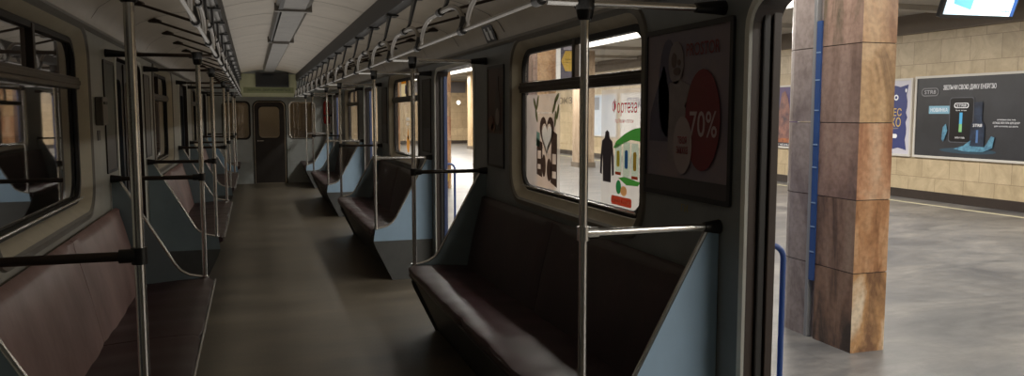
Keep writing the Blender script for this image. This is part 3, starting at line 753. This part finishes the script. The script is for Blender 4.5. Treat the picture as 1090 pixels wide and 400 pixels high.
B.shape('coffee_bags', [[[(-.19, -.20), (-.09, -.215), (-.085, .0), (-.19, .03)], rect(-.17, -.115, -.10, -.05), rect(-.17, -.12, -.165, -.135)], [[(.055, -.235), (.165, -.26), (.165, .06), (.07, .085)], rect(.085, .145, -.12, -.06), rect(.085, .145, -.205, -.165)], ell(-.06, -.14, .035, .07), ell(.03, -.16, .04, .07)], dk, t, d=.005, t=0)
B.shape('green_bag_top', [[(-.20, -.02), (-.13, -.03), (-.13, .06), (-.19, .07)]], sticker_mat('sticker_teal', (96, 128, 118)), t, d=.0065, t=0)
lf = []
for cx, cy, a in ((-.23, .24, 2.2), (-.20, .17, 2.0), (-.18, .25, 1.2), (.11, .22, .9), (.15, .27, .6), (.17, .19, 1.2), (.13, .15, 1.4)):
    lf.append([(cx+.05*math.cos(q)*math.cos(a)-.017*math.sin(q)*math.sin(a), cy+.05*math.cos(q)*math.sin(a)+.017*math.sin(q)*math.cos(a)) for q in [2*PI*i/12 for i in range(12)]])
B.shape('leaves', lf, sticker_mat('sticker_olive', (84, 86, 58)), t, d=.004, t=0)
B.text('lettering', [('для найкращих моментів', -.03, .185, .28, .016)], sticker_mat('sticker_pale_text', (240, 236, 230)), t, d=.004)

t = thing('window_sticker', 'grocery advert sticker with red Cyrillic title, green arc and dark jacket', 'sticker', (GX, 3.5, 1.45))
B = Board((GX-.001, 3.5, 1.45), (0, -1, 0), (0, 0, 1))
B.shape('clear_film', [rect(-.28, .18, -.34, .27)], sticker_mat('film_haze', (222, 214, 208), .5), t, d=.0005, t=0)  # haze put into a half-opaque backing behind the print
gr = sticker_mat('sticker_green', (70, 148, 62))
B.text('title', [('Фортеза', -.01, .18, .27, .085)], sticker_mat('sticker_red_text', (176, 44, 58)), t, d=.003)
B.text('subtitle', [('під Вашим столом', -.01, .115, .20, .025)], sticker_mat('sticker_red_small_text', (176, 70, 80)), t, d=.003)
arc = [(-.13, -.02)]+[(-.13+.30*k/10, .0+.085*math.sin(PI/2*k/10)) for k in range(1, 11)]+[(.17, .02), (.06, .025), (-.02, .005), (-.10, -.02)]
B.shape('green_base', [[(-.07, -.165), (.0, -.155), (.17, -.17), (.14, -.19), (.02, -.195)]], gr, t, d=.002, t=0)
B.shape('green_arc', [arc], gr, t, d=.002, t=0)
B.shape('product_cards', [rect(-.105, -.03, -.15, .0), rect(-.015, .06, -.155, .015), rect(.075, .15, -.16, .01)], sticker_mat('sticker_pale_cards', (208, 224, 206)), t, d=.004, t=0)
B.shape('yellow_bottle', [rr(-.085, -.05, -.11, -.03, .012, 3)], sticker_mat('sticker_yellow', (206, 178, 70)), t, d=.005, t=0)
B.shape('blue_bottle', [rr(.005, .04, -.115, -.025, .012, 3)], sticker_mat('sticker_blue', (58, 104, 178)), t, d=.005, t=0)
B.shape('amber_bottle', [rr(.095, .13, -.12, -.03, .012, 3)], sticker_mat('sticker_amber', (200, 150, 60)), t, d=.005, t=0)
for q in ((-.1, -.035, -.15, -.135), (.08, .145, -.16, -.145)): B.shape('red_bar', [rect(*q)], sticker_mat('sticker_bar', (190, 70, 50)), t, d=.005, t=0)
hj = [(0, .068), (.024, .058), (.03, .028), (.062, .012), (.078, -.06), (.084, -.155), (.060, -.16), (.052, -.05), (.048, -.195), (0, -.195)]
jk = [(-.195+x, z) for x, z in hj]+[(-.195-x, z) for x, z in reversed(hj[1:-1])]
B.shape('jacket_image', [jk], sticker_mat('sticker_jacket', (44, 40, 42)), t, d=.006, t=0)
B.shape('green_fruit', [ell(-.06, -.21, .03, .035)], sticker_mat('sticker_fruit_green', (44, 128, 70)), t, d=.005, t=0)
B.shape('orange_fruit', [ell(.0, -.225, .035, .025)], sticker_mat('sticker_fruit_orange', (206, 150, 96)), t, d=.006, t=0)
B.shape('red_ribbon', [rr(-.14, .09, -.30, -.255, .015, 3)], sticker_mat('sticker_ribbon', (176, 62, 44)), t, d=.007, t=0)
B.text('ribbon_lettering', [('обирай, готуй!', -.025, -.278, .19, .022)], sticker_mat('ribbon_text', (235, 220, 200)), t, d=.0085)
# second bay stickers
t = thing('window_sticker', 'yellow and orange sticker strip at the top of the second right-hand window', 'sticker', (GX, 9.0, 1.9))
B = Board((GX-.001, 9.2, 1.88), (0, -1, 0), (0, 0, 1))
B.shape('backing', [rect(-.35, .12, -.10, .12)], sticker_mat('sticker_cream', (226, 206, 160)), t, d=.002, t=0)
B.shape('orange_band', [rect(-.35, .12, .07, .12)], sticker_mat('sticker_orange', (224, 150, 50)), t, d=.004, t=0)
B.shape('violet_marks', [rect(-.1, -.03, -.05, .05), ell(.03, 0, .04, .05)], sticker_mat('sticker_violet', (80, 70, 130)), t, d=.004, t=0)
t = thing('window_sticker', 'pale advert sticker with an orange drop on the second right-hand window', 'sticker', (GX, 9.0, 1.4))
B = Board((GX-.001, 9.15, 1.42), (0, -1, 0), (0, 0, 1))
B.shape('orange_drop', [ell(.0, -.17, .09, .10), [(-.05, -.12), (.05, -.12), (0, .02)]], sticker_mat('sticker_orange_drop', (222, 150, 70)), t, d=.003, t=0)
B.text('lettering', [('знижки', .0, .12, .2, .04), ('щодня', .0, .06, .16, .035)], sticker_mat('sticker_white_text', (240, 240, 236)), t, d=.004)

# ------------------------------------------------------------------ blue grab bars outside the doorways
for y, lab in ((2.445, 'blue tubular guard bar just outside the nearest open doorway'), (7.46, 'blue tubular guard bar outside the middle open doorway')):
    t = thing('guard_bar', lab, 'handle', (XR+.18, y, .5), 'blue guard bars outside the doorways')
    pts = [(XR+.11, y, 1.12)]
    for k in range(7): th = PI/2*k/6; pts.append((XR+.145+.05*math.sin(th), y, 1.07+.05*math.cos(th)))
    pts += [(XR+.195, y, .30), (XR+.19, y, .2), (XR+.16, y, .16), (XR+.10, y, .15)]
    mb = MB(); mb.tube(pts, .011, 10); obj('bar', mb, mat('blue_bar_paint', (44, 72, 132), .35), t, smooth=True)
    o = MB(); o.tube([(XR+.113, y-.03, .95), (XR+.122, y-.03, .98), (XR+.122, y-.03, 1.03), (XR+.113, y-.03, 1.06)], .010, 8); o = obj('door_latch', o, mat('yellow_latch_paint', (196, 160, 40), .45), t, smooth=True)

# ------------------------------------------------------------------ station hall
PX0, PX1, PY0, PY1, PZ = XR+.19, 11.9, -9., 42., 3.45
mb = MB(); mb.box((PX0, PY0, -.3), (PX1+.2, PY1, 0)); struct('floor.001', mb, M['platfloor'])
mb = MB(); mb.box((-3.4, PY0, -1.3), (PX0, PY1, -1.2)); struct('floor.002', mb, M['tunnel'])
mb = MB(); mb.box((PX1, PY0, 0), (PX1+.2, PY1, 3.09)); struct('wall_platform', mb, M['tiles'])
mb = MB(); mb.box((PX1-.03, PY0, 0), (PX1, PY1, .17)); struct('baseboard_platform', mb, M['skirt'])
mb = MB(); mb.box((PX1-.06, PY0, 3.09), (PX1+.2, PY1, PZ)); mb.box((PX1-.09, PY0, 3.09), (PX1-.06, PY1, 3.12)); struct('trim_8', mb, M['frieze'])
mb = MB(); mb.box((-3.4, PY0, PZ), (PX1+.2, PY1, PZ+.1)); struct('ceiling.001', mb, M['platceil'])
mb = MB()
for k in range(17): 
    y = PY0+1.5+k*3.1; mb.box((PX0+.5, y-.12, PZ-.09), (PX1-.06, y+.12, PZ-.001))
struct('trim_9', mb, M['platceil'])
mb = MB(); mb.box((PX1-.64, PY0, 0), (PX1-.56, PY1, .004)); struct('trim_10', mb, M['edge_line'])
mb = MB(); mb.box((PX0, PY0, 0), (PX0+.05, PY1, .005)); struct('trim_11', mb, M['edge_line'])
mb = MB(); plate(mb, [rect(PX0-.1, PX1+.2, 0, PZ), rect(8.6, 9.85, .01, 2.75)], lambda a, b, d: (a, PY1+d, b), .2); struct('wall_end', mb, M['tiles_x'])
mb = MB(); mb.box((8.4, PY1+1.5, 0), (10.2, PY1+1.6, 3)); struct('wall_end.001', mb, M['skirt'])
mb = MB(); mb.box((8.2, PY1-.05, 2.72), (11.0, PY1, 3.3)); struct('trim_12', mb, mat('grey_lintel', (92, 88, 90), .5))
mb = MB(); mb.box((PX0, PY1-.03, 0), (8.6, PY1, .17)); mb.box((9.85, PY1-.03, 0), (PX1, PY1, .17)); struct('baseboard_end', mb, M['skirt'])
mb = MB(); mb.box((-3.5, PY0-.2, -1.3), (PX1+.2, PY0, PZ)); struct('wall_near', mb, M['tiles_x'])
mb = MB(); mb.box((-3.5, PY0, -1.3), (-3.4, PY1, PZ)); struct('wall_tunnel', mb, M['tunnel'])
mb = MB(); mb.box((-3.4, PY1, -1.3), (PX0, PY1+.2, PZ)); struct('wall_tunnel.001', mb, M['tunnel'])
# luminous ceiling lines (one thing each)
for i, (x0, x1, lab) in enumerate(((7.9, 8.5, 'long luminous ceiling strip over the far half of the platform'), (3.0, 3.25, 'long luminous ceiling strip over the column row'))):
    t = thing('ceiling_light', lab, 'light', ((x0+x1)/2, 15, PZ))
    mb = MB(); mb.box((x0, PY0+.5, PZ-.11), (x1, PY1-.5, PZ-.092)); obj('diffuser', mb, M['lightstrip'], t)
    mb = MB(); mb.box((x0-.05, PY0+.5, PZ-.115), (x0, PY1-.5, PZ-.002)); mb.box((x1, PY0+.5, PZ-.115), (x1+.05, PY1-.5, PZ-.002)); obj('housing', mb, M['platceil'], t)

# columns clad in granite slabs
def column(y0, label, strip=True):
    t = thing('granite_column', label, 'column', (3.9, y0+.4, 0), 'granite columns along the platform')
    ZJ = [0, .54, 1.03, 1.54, 2.06, 2.6, PZ]
    x0, x1 = 3.77, 4.045; ya, yb, yc = y0, y0+.38, y0+.47
    for k in range(len(ZJ)-1):
        m = [4, 3, 2, 1, 0, 1][k]
        za, zb = ZJ[k]+(.003 if k else 0), ZJ[k+1]-.003
        mb = MB()
        mb.add([(x0, ya, za), (x1, ya, za), (x1, ya, zb), (x0, ya, zb)], [(0, 1, 2, 3)], 0)       # front face
        mb.add([(x0, ya, za), (x0, yb, za), (x0, yb, zb), (x0, ya, zb)], [(0, 3, 2, 1)], 1)       # train side
        mb.add([(x1, ya, za), (x1, yc+.35, za), (x1, yc+.35, zb), (x1, ya, zb)], [(0, 1, 2, 3)], 1)
        mb.add([(x0, yb, za), (x0+.03, yb, za), (x0+.03, yc, za), (x0, yc, za), (x0, yb, zb), (x0+.03, yb, zb), (x0+.03, yc, zb), (x0, yc, zb)], [(0, 1, 5, 4), (1, 2, 6, 5), (2, 3, 7, 6)], 2)
        # rounded far side
        arc = [(x0, yc)]+[(x0+.137-.137*math.cos(PI/2*q/6), yc+.17+.18*math.sin(PI/2*q/6)) for q in range(7)]+[(x1, yc+.35)]
        n = len(arc)
        mb.add([(a, b, za) for a, b in arc]+[(a, b, zb) for a, b in arc], [(i, i+1, n+i+1, n+i) for i in range(n-1)], 2)
        full = [(x0, ya), (x1, ya), (x1, yc+.35)]+[p for p in reversed(arc[:-1])]+[(x0+.03, yc), (x0+.03, yb), (x0, yb)]
        for zz in (za, zb):
            mb.add([(a, b, zz) for a, b in full], [tuple(range(len(full)))], 3)
        obj('stone_slab', mb, [FRONT[m], SIDE[m], GREY, M['joint']], t)
    mb = MB(); mb.box((x0+.006, y0+.006, 0), (x1-.006, yb-.006, PZ-.01)); obj('core', mb, M['joint'], t)
    o = thing('marker_strip', 'blue strip on a grey conduit fixed to the %s' % label.replace('granite column', 'granite column').split(',')[0], 'strip', (x0, (yb+yc)/2, 0), 'blue strips on the columns')
    mb = MB(); mb.box((x0-.012, yb+.055, .0), (x0+.03, yc-.003, PZ-.01)); obj('conduit', mb, mat('grey_conduit', (150, 150, 150), .3, metal=.4), o, bevel=.004)
    blue = mat('blue_tape', (42, 72, 128), .35, var=.15, scale=8)
    mb = MB(); mb.box((x0-.012, yb+.001, .42), (x0+.028, yb+.05, 2.24)); bl = obj('blue_band', mb, blue, o)
    mb = MB()
    for z in (.62, .8, .97, 1.22, 1.38, 1.62, 1.83, 2.02): mb.box((x0-.0145, yb+.002, z), (x0-.011, yb+.049, z+.008))
    q = obj('pale_marks', mb, mat('tape_marks', (130, 156, 190), .4), o); q.parent = bl
for i, (k, lab) in enumerate(((0, 'nearest granite column, tan and mauve, outside the open door'), (1, 'second granite column, seen through the near window'),
                              (2, 'third granite column, behind the middle doorway'), (3, 'fourth granite column far down the platform'), (4, 'fifth granite column near the platform end'))):
    column(4.26+k*6.2, lab)
# two columns of the second row
t = thing('tan_pillar', 'plain tan pillar near the far platform wall behind the near window', 'pillar', (9.5, 22, 0), 'tan pillars of the far row')
mb = MB(); mb.box((9.25, 22, .15), (9.75, 22.5, PZ)); obj('shaft', mb, stone_mat('tan_stone', (150, 128, 104), (176, 154, 130), (190, 168, 144), .3), t)
mb = MB(); mb.box((9.22, 21.97, 0), (9.78, 22.53, .15)); obj('plinth', mb, M['frieze'], t)
t = thing('tan_pillar', 'plain tan pillar seen through the middle doorway', 'pillar', (9.5, 34.8, 0), 'tan pillars of the far row')
mb = MB(); mb.box((9.35, 34.8, .15), (9.8, 35.3, PZ)); obj('shaft', mb, stone_mat('tan_stone_far', (186, 156, 116), (206, 178, 136), (216, 190, 152), .3), t)
mb = MB(); mb.box((9.32, 34.77, 0), (9.83, 35.33, .15)); obj('plinth', mb, M['frieze'], t)

# ------------------------------------------------------------------ platform wall posters
WX = PX1
def wall_board(name, label, ya, yb, za, zb, frame_m, ground_m):
    """ya>yb : ya is the left edge as seen from the train"""
    t = thing(name, label, 'poster', (WX, (ya+yb)/2, za), 'adverts on the platform wall')
    B = Board((WX-.03, (ya+yb)/2, (za+zb)/2), (0, -1, 0), (0, 0, 1)); W = (ya-yb)/2; H = (zb-za)/2
    mb = MB(); plate(mb, [rect(-W, W, -H, H), rect(-W+.04, W-.04, -H+.04, H-.04)], lambda a, b, d: B.P(a, b, .02-d), .048); obj('frame', mb, frame_m, t)
    B.shape('picture', [rect(-W+.04, W-.04, -H+.04, H-.04)], ground_m, t, d=.005, t=.03)
    return t, B, W, H
lf_ = mat('light_frame', (200, 196, 188), .4)
# large dark shower product advert
t, B, W, H = wall_board('wall_poster', 'wide black advert with a dark blue-lit box and bottle', 11.98, 9.0, .79, 2.29, lf_, mat('dark_ad_ground', (26, 27, 30), .4, rgb2=(44, 45, 50), scale=1.3))
Y = lambda y: 10.49-y; Z = lambda z: z-1.54
wt = mat('ad_white_text', (225, 225, 228), .5, emit=.15)
B.text('title', [('ЗВІЛЬНИ СВОЮ ДИКУ ЕНЕРГІЮ', Y(10.80), Z(2.06), 1.08, .10)], wt, t, d=.012)
B.shape('oval_logo', [[rr(Y(11.83), Y(11.44), Z(1.92), Z(2.07), .07), rr(Y(11.815), Y(11.455), Z(1.935), Z(2.055), .06)]], mat('ad_grey_line', (120, 120, 124), .5), t, d=.012)
B.text('logo_lettering', [('STR8', Y(11.63), Z(1.995), .26, .07)], mat('ad_logo_text', (170, 170, 176), .5), t, d=.013)
B.shape('tag_box', [rect(Y(11.64), Y(11.18), Z(1.60), Z(1.74))], mat('ad_pale_blue', (120, 170, 196), .5), t, d=.012)
B.text('tag_lettering', [('НОВИНКА', Y(11.41), Z(1.67), .38, .07)], wt, t, d=.014)
B.shape('box_image', [rr(Y(11.17), Y(10.68), Z(1.10), Z(1.88), .05)], mat('ad_box', (12, 12, 15), .3), t, d=.014)
B.shape('box_rim', [[rr(Y(11.18), Y(10.67), Z(1.09), Z(1.89), .055), rr(Y(11.165), Y(10.685), Z(1.105), Z(1.875), .05)]], mat('ad_box_rim', (78, 80, 88), .3), t, d=.016)
B.shape('box_logo_ring', [[rr(Y(11.08), Y(10.78), Z(1.70), Z(1.79), .04), rr(Y(11.065), Y(10.795), Z(1.712), Z(1.778), .033)]], wt, t, d=.017)
B.text('box_lettering', [('STR8', Y(10.93), Z(1.745), .2, .045), ('live true', Y(10.93), Z(1.66), .22, .02), ('BODY FUEL', Y(10.93), Z(1.18), .2, .025)], wt, t, d=.018)
B.shape('blue_beam', [rect(Y(10.96), Y(10.90), Z(1.28), Z(1.62))], mat('ad_beam', (60, 150, 200), .5, emit=.3), t, d=.018)
B.shape('green_beam', [rect(Y(10.96), Y(10.90), Z(1.28), Z(1.42))], mat('ad_beam_green', (120, 180, 110), .5, emit=.2), t, d=.019)
B.shape('bottle_image', [[(Y(10.72), Z(1.04)), (Y(10.44), Z(1.04)), (Y(10.44), Z(1.40)), (Y(10.50), Z(1.48)), (Y(10.50), Z(1.80)), (Y(10.66), Z(1.80)), (Y(10.66), Z(1.48)), (Y(10.72), Z(1.40))]], mat('ad_bottle', (20, 26, 38), .3, rgb2=(46, 60, 84), scale=6), t, d=.020)
B.text('bottle_lettering', [('STR8', Y(10.58), Z(1.40), .18, .05)], wt, t, d=.022)
B.shape('bottle_light', [rect(Y(10.60), Y(10.56), Z(1.10), Z(1.32))], mat('ad_bottle_beam', (70, 110, 170), .5), t, d=.022)
ice = mat('ad_ice_blue', (96, 160, 190), .4, rgb2=(50, 90, 120), scale=14)
B.shape('splash', [[(Y(11.28), Z(1.10)), (Y(11.20), Z(1.30)), (Y(11.24), Z(1.42)), (Y(11.30), Z(1.36)), (Y(11.32), Z(1.14))],
                   [(Y(11.05), Z(.98)), (Y(10.85), Z(1.04)), (Y(10.70), Z(1.14)), (Y(10.72), Z(1.04)), (Y(10.42), Z(1.03)), (Y(10.30), Z(1.22)), (Y(10.24), Z(1.20)), (Y(10.27), Z(1.02)), (Y(10.45), Z(.95)), (Y(10.8), Z(.94))]], ice, t, d=.024)
B.shape('glow_pool', [ell(Y(10.78), Z(.95), .58, .05)], mat('ad_glow', (28, 58, 76), .5), t, d=.010)
B.text('small_lettering', [('натиснена піна, гель', Y(10.04), Z(1.50), .34, .028), ('БІЛЬШЕ, НІЖ ГЕЛЬ ДЛЯ ДУШУ', Y(10.04), Z(1.445), .50, .035), ('для чоловіків, що діють', Y(10.04), Z(1.39), .44, .03)], wt, t, d=.012)
# blue and gold poster
t, B, W, H = wall_board('wall_poster', 'navy blue poster with gold letters partly behind the nearest column', 13.5, 12.04, .79, 2.27, lf_, mat('pale_lilac_ground', (196, 194, 206), .5))
Y = lambda y: 12.77-y
navy = mat('ad_navy', (38, 48, 108), .45, var=.1)
L = []
for k in range(40):
    a = 2*PI*k/40; ca, sa = math.cos(a), math.sin(a)
    q = 1/max(abs(ca)/.60, abs(sa)/.60); w = 1+.04*math.cos(16*a); L.append((ca*q*w, sa*q*w))
B.shape('navy_panel', [L], navy, t, d=.010)
B.text('gold_lettering', [('СМАКОЛЕС', Y(12.78), Z(1.64), .98, .15), ('МОЛОКО', Y(12.72), Z(1.45), .84, .18)], mat('ad_gold', (206, 172, 84), .45), t, d=.013)
B.shape('round_icons', [[ell(Y(12.62), Z(1.92), .055, .055), ell(Y(12.62), Z(1.92), .03, .03)], [ell(Y(12.44), Z(1.92), .055, .055), ell(Y(12.44), Z(1.92), .03, .03)], [ell(Y(12.80), Z(1.92), .055, .055), ell(Y(12.80), Z(1.92), .03, .03)]], wt, t, d=.013)
B.shape('white_button', [rr(Y(12.85), Y(12.38), Z(1.14), Z(1.22), .035)], wt, t, d=.013)
B.text('small_lettering', [('натуральний продукт', Y(12.6), Z(1.33), .5, .03)], mat('ad_gold_small', (190, 170, 110), .5), t, d=.013)
B.shape('sparkle', [ell(Y(12.20), Z(2.05), .02, .04, 6)], wt, t, d=.013)
# film poster behind the jamb
t, B, W, H = wall_board('wall_poster', 'film-like poster in violet and amber left of the nearest column', 17.2, 15.3, .80, 2.26, lf_, mat('film_ground', (92, 50, 92), .45, rgb2=(54, 60, 110), scale=1.4))
B.shape('amber_scene', [[(-.9, -.6), (.9, -.6), (.9, -.3), (.3, -.1), (-.2, -.28), (-.9, -.35)]], mat('film_amber', (196, 112, 50), .5, rgb2=(90, 44, 40), scale=5), t, d=.012)
B.shape('figure_image', [[(.12, -.5), (.6, -.5), (.62, .1), (.52, .45), (.42, .6), (.3, .55), (.22, .2)]], mat('film_figure', (58, 40, 50), .5, rgb2=(150, 100, 84), scale=6), t, d=.014)
B.shape('caption_band', [rect(-.9, .9, -.69, -.6)], mat('film_caption_band', (30, 22, 30), .5), t, d=.013)
B.text('caption', [('НОВИЙ СЕЗОН УЖЕ НЕЗАБАРОМ', .1, -.645, 1.5, .055)], wt, t, d=.015)
# pale posters further along, behind the near window
t, B, W, H = wall_board('wall_poster', 'pale grey and blue poster far behind the near window', 27.4, 24.9, .79, 2.29, lf_, mat('pale_ad_ground', (206, 210, 216), .5, rgb2=(170, 186, 206), scale=1))
B.shape('grey_box', [rect(-.9, -.2, .2, .65)], mat('ad_grey', (130, 134, 142), .5), t, d=.012)
t, B, W, H = wall_board('wall_poster', 'white poster with dark blue lettering behind the grocery sticker', 24.6, 22.2, .79, 2.29, lf_, mat('white_ad_ground', (222, 222, 220), .5))
B.text('title', [('ПЛЮС', .1, .42, 1.6, .34)], mat('ad_blue_text', (44, 58, 120), .5), t, d=.012)
# station lettering
B = Board((WX-.002, 29.4, 2.12), (0, -1, 0), (0, 0, 1))
o = B.text('station_lettering', [('ВОКЗАЛ', 0, 0, 3.0, .26)], mat('bronze_letters', (70, 56, 44), .4), None, d=.01); tag(o, 'row of dark bronze letters on the tiled platform wall', 'lettering')
# small warm lamp by the end opening, and a wall lamp
t = thing('exit_lightbox', 'small glowing orange lightbox above the dark end opening', 'sign', (9.9, PY1-.1, 3.0))
mb = MB(); mb.box((9.55, PY1-.14, 2.82), (10.0, PY1-.05, 3.12)); obj('casing', mb, M['frieze'], t)
mb = MB(); mb.box((9.6, PY1-.145, 2.86), (9.95, PY1-.138, 3.08)); obj('lit_face', mb, mat('orange_glow', (255, 150, 70), .5, emit=1.6), t)
t = thing('wall_lamp', 'small bright lamp on the tiled end wall of the platform', 'lamp', (10.6, PY1-.1, 2.2))
mb = MB(); mb.tube([(10.6, PY1-.001, 2.2), (10.6, PY1-.10, 2.2)], [.05, .12], 12); obj('shade', mb, M['frieze'], t)
mb = MB(); mb.tube([(10.6, PY1-.101, 2.2), (10.6, PY1-.13, 2.2)], [.11, .05], 12); obj('bulb', mb, mat('bulb_glow', (255, 240, 210), .5, emit=4), t)

# hanging lightbox advert seen through the upper pane
t = thing('hanging_lightbox', 'white-bordered lightbox with a yellow diamond hung from the platform ceiling', 'sign', (6.08, 15, 2.9))
B = Board((6.08, 15, 2.73), (1, 0, 0), (0, 0, 1))
mb = MB(); plate(mb, [rect(-.26, .26, -.52, .44)], lambda a, b, d: B.P(a, b, -d), .08); obj('casing', mb, mat('lightbox_white', (236, 230, 222), .5, emit=.35), t)
B.shape('poster_ground', [rect(-.18, .18, -.46, .26)], mat('lightbox_slate', (84, 78, 98), .5), t)
B.shape('yellow_diamond', [[(-.17, -.08), (-.08, .12), (.08, .12), (.17, -.08), (.08, -.28), (-.08, -.28)]], mat('lightbox_yellow', (222, 178, 50), .5), t, d=.006)
B.shape('header_band', [rect(-.12, .14, .14, .21)], mat('lightbox_pale', (190, 184, 200), .5), t, d=.006)
B.text('lettering', [('ТВОЄ МЕТРО', 0, -.05, .18, .03), ('ТВІЙ ДІМ', 0, -.11, .16, .03)], mat('lightbox_dark_text', (90, 66, 30), .5), t, d=.009)
mb = MB(); mb.tube([(5.95, 15.04, 3.17), (5.95, 15.04, PZ-.001)], .012, 8); mb.tube([(6.2, 15.04, 3.17), (6.2, 15.04, PZ-.001)], .012, 8); obj('hanger', mb, M['darkmetal'], t)

# hanging video screen over the platform
t = thing('hanging_screen', 'bright blue and white video screen hung above the platform', 'screen', (7.75, 7, 3.0))
c_, s_ = math.cos(math.radians(-4)), math.sin(math.radians(-4)); tl = math.radians(20)
R_ = Vector((c_, s_, 0)); U_ = Vector((s_*math.sin(tl), -c_*math.sin(tl), math.cos(tl)))
B = Board(Vector((7.26, 7, 2.69)), R_, U_)
mb = MB(); plate(mb, [rr(-.03, .95, -.04, .62, .015, 3)], lambda a, b, d: B.P(a, b, -.002-d), .06); obj('casing', mb, M['blackplastic'], t)
B.shape('bright_face', [rect(0, .91, 0, .55)], mat('screen_white', (214, 236, 250), .4, emit=.75), t, d=.002)
B.shape('blue_wave', [[(.10, .12), (.34, .06), (.36, .55), (.08, .55), (.07, .3)]], mat('screen_sky', (110, 200, 226), .4, emit=.6), t, d=.004)
B.shape('dark_blue_block', [[(.12, .26), (.22, .21), (.36, .27), (.36, .55), (.11, .55)]], mat('screen_blue', (20, 86, 190), .4, emit=.5), t, d=.006)
B.shape('blue_edge', [rect(.885, .93, 0, .55)], mat('screen_edge_blue', (40, 80, 150), .4, emit=.2), t, d=.004)
B.text('lettering', [('Кешбек 30%', .55, .30, .30, .055), ('на всі покупки', .56, .215, .34, .05), ('monobank', .80, .06, .12, .03), ('реклама', .43, .055, .06, .016)], mat('screen_text', (40, 66, 120), .5), t, d=.006)
mb = MB(); mb.tube([(7.7, 6.95, 3.2), (7.7, 6.95, PZ-.001)], .02, 8); obj('hanger', mb, M['darkmetal'], t)

# ------------------------------------------------------------------ light
def area(name, loc, sx, sy, power, col=(1, .94, .85), rot=(0, 0, 0)):
    l = bpy.data.lights.new(name, 'AREA'); l.shape = 'RECTANGLE'; l.size = sx; l.size_y = sy; l.energy = power; l.color = col
    o = bpy.data.objects.new(name, l); COL.objects.link(o); o.location = loc; o.rotation_euler = rot; return o
area('platform_lamp', (8.2, 8, PZ-.13), .5, 30, 1250)
area('platform_lamp_far', (8.2, 31, PZ-.13), .5, 18, 1300)
area('platform_lamp_row', (3.12, 8, PZ-.13), .22, 30, 420)
area('platform_lamp_row_far', (3.12, 31, PZ-.13), .22, 18, 300)
area('next_car_lamp', (CX, 21.2, 2.4), .4, 1.5, 3.5, (1, .88, .7))
# added unseen fill below the ceiling, stands in for soft ambient light
area('car_uplight', (CX, 8.8, 1.955), 1.5, 20.5, 33, (1, .94, .86), (PI, 0, 0))

w = bpy.data.worlds.new('world'); SC.world = w; w.use_nodes = True
w.node_tree.nodes['Background'].inputs[0].default_value = (.8, .85, 1, 1); w.node_tree.nodes['Background'].inputs[1].default_value = .02

# ------------------------------------------------------------------ camera
cam = bpy.data.cameras.new('camera'); co = bpy.data.objects.new('camera', cam); COL.objects.link(co)
cam.sensor_width = 36; cam.lens = 36*848/1090; cam.clip_start = .02; cam.clip_end = 200
co.location = (0, 0, 1.6); co.rotation_euler = (math.radians(90-5.322), 0, math.radians(-18.017))
SC.camera = co
SC.view_settings.view_transform = 'Standard'; SC.view_settings.look = 'None'; SC.view_settings.exposure = 0; SC.view_settings.gamma = 1.12
SC.cycles.use_denoising = True
SC.cycles.max_bounces = 10; SC.cycles.diffuse_bounces = 6; SC.cycles.transparent_max_bounces = 16
SC.cycles.sample_clamp_indirect = 6
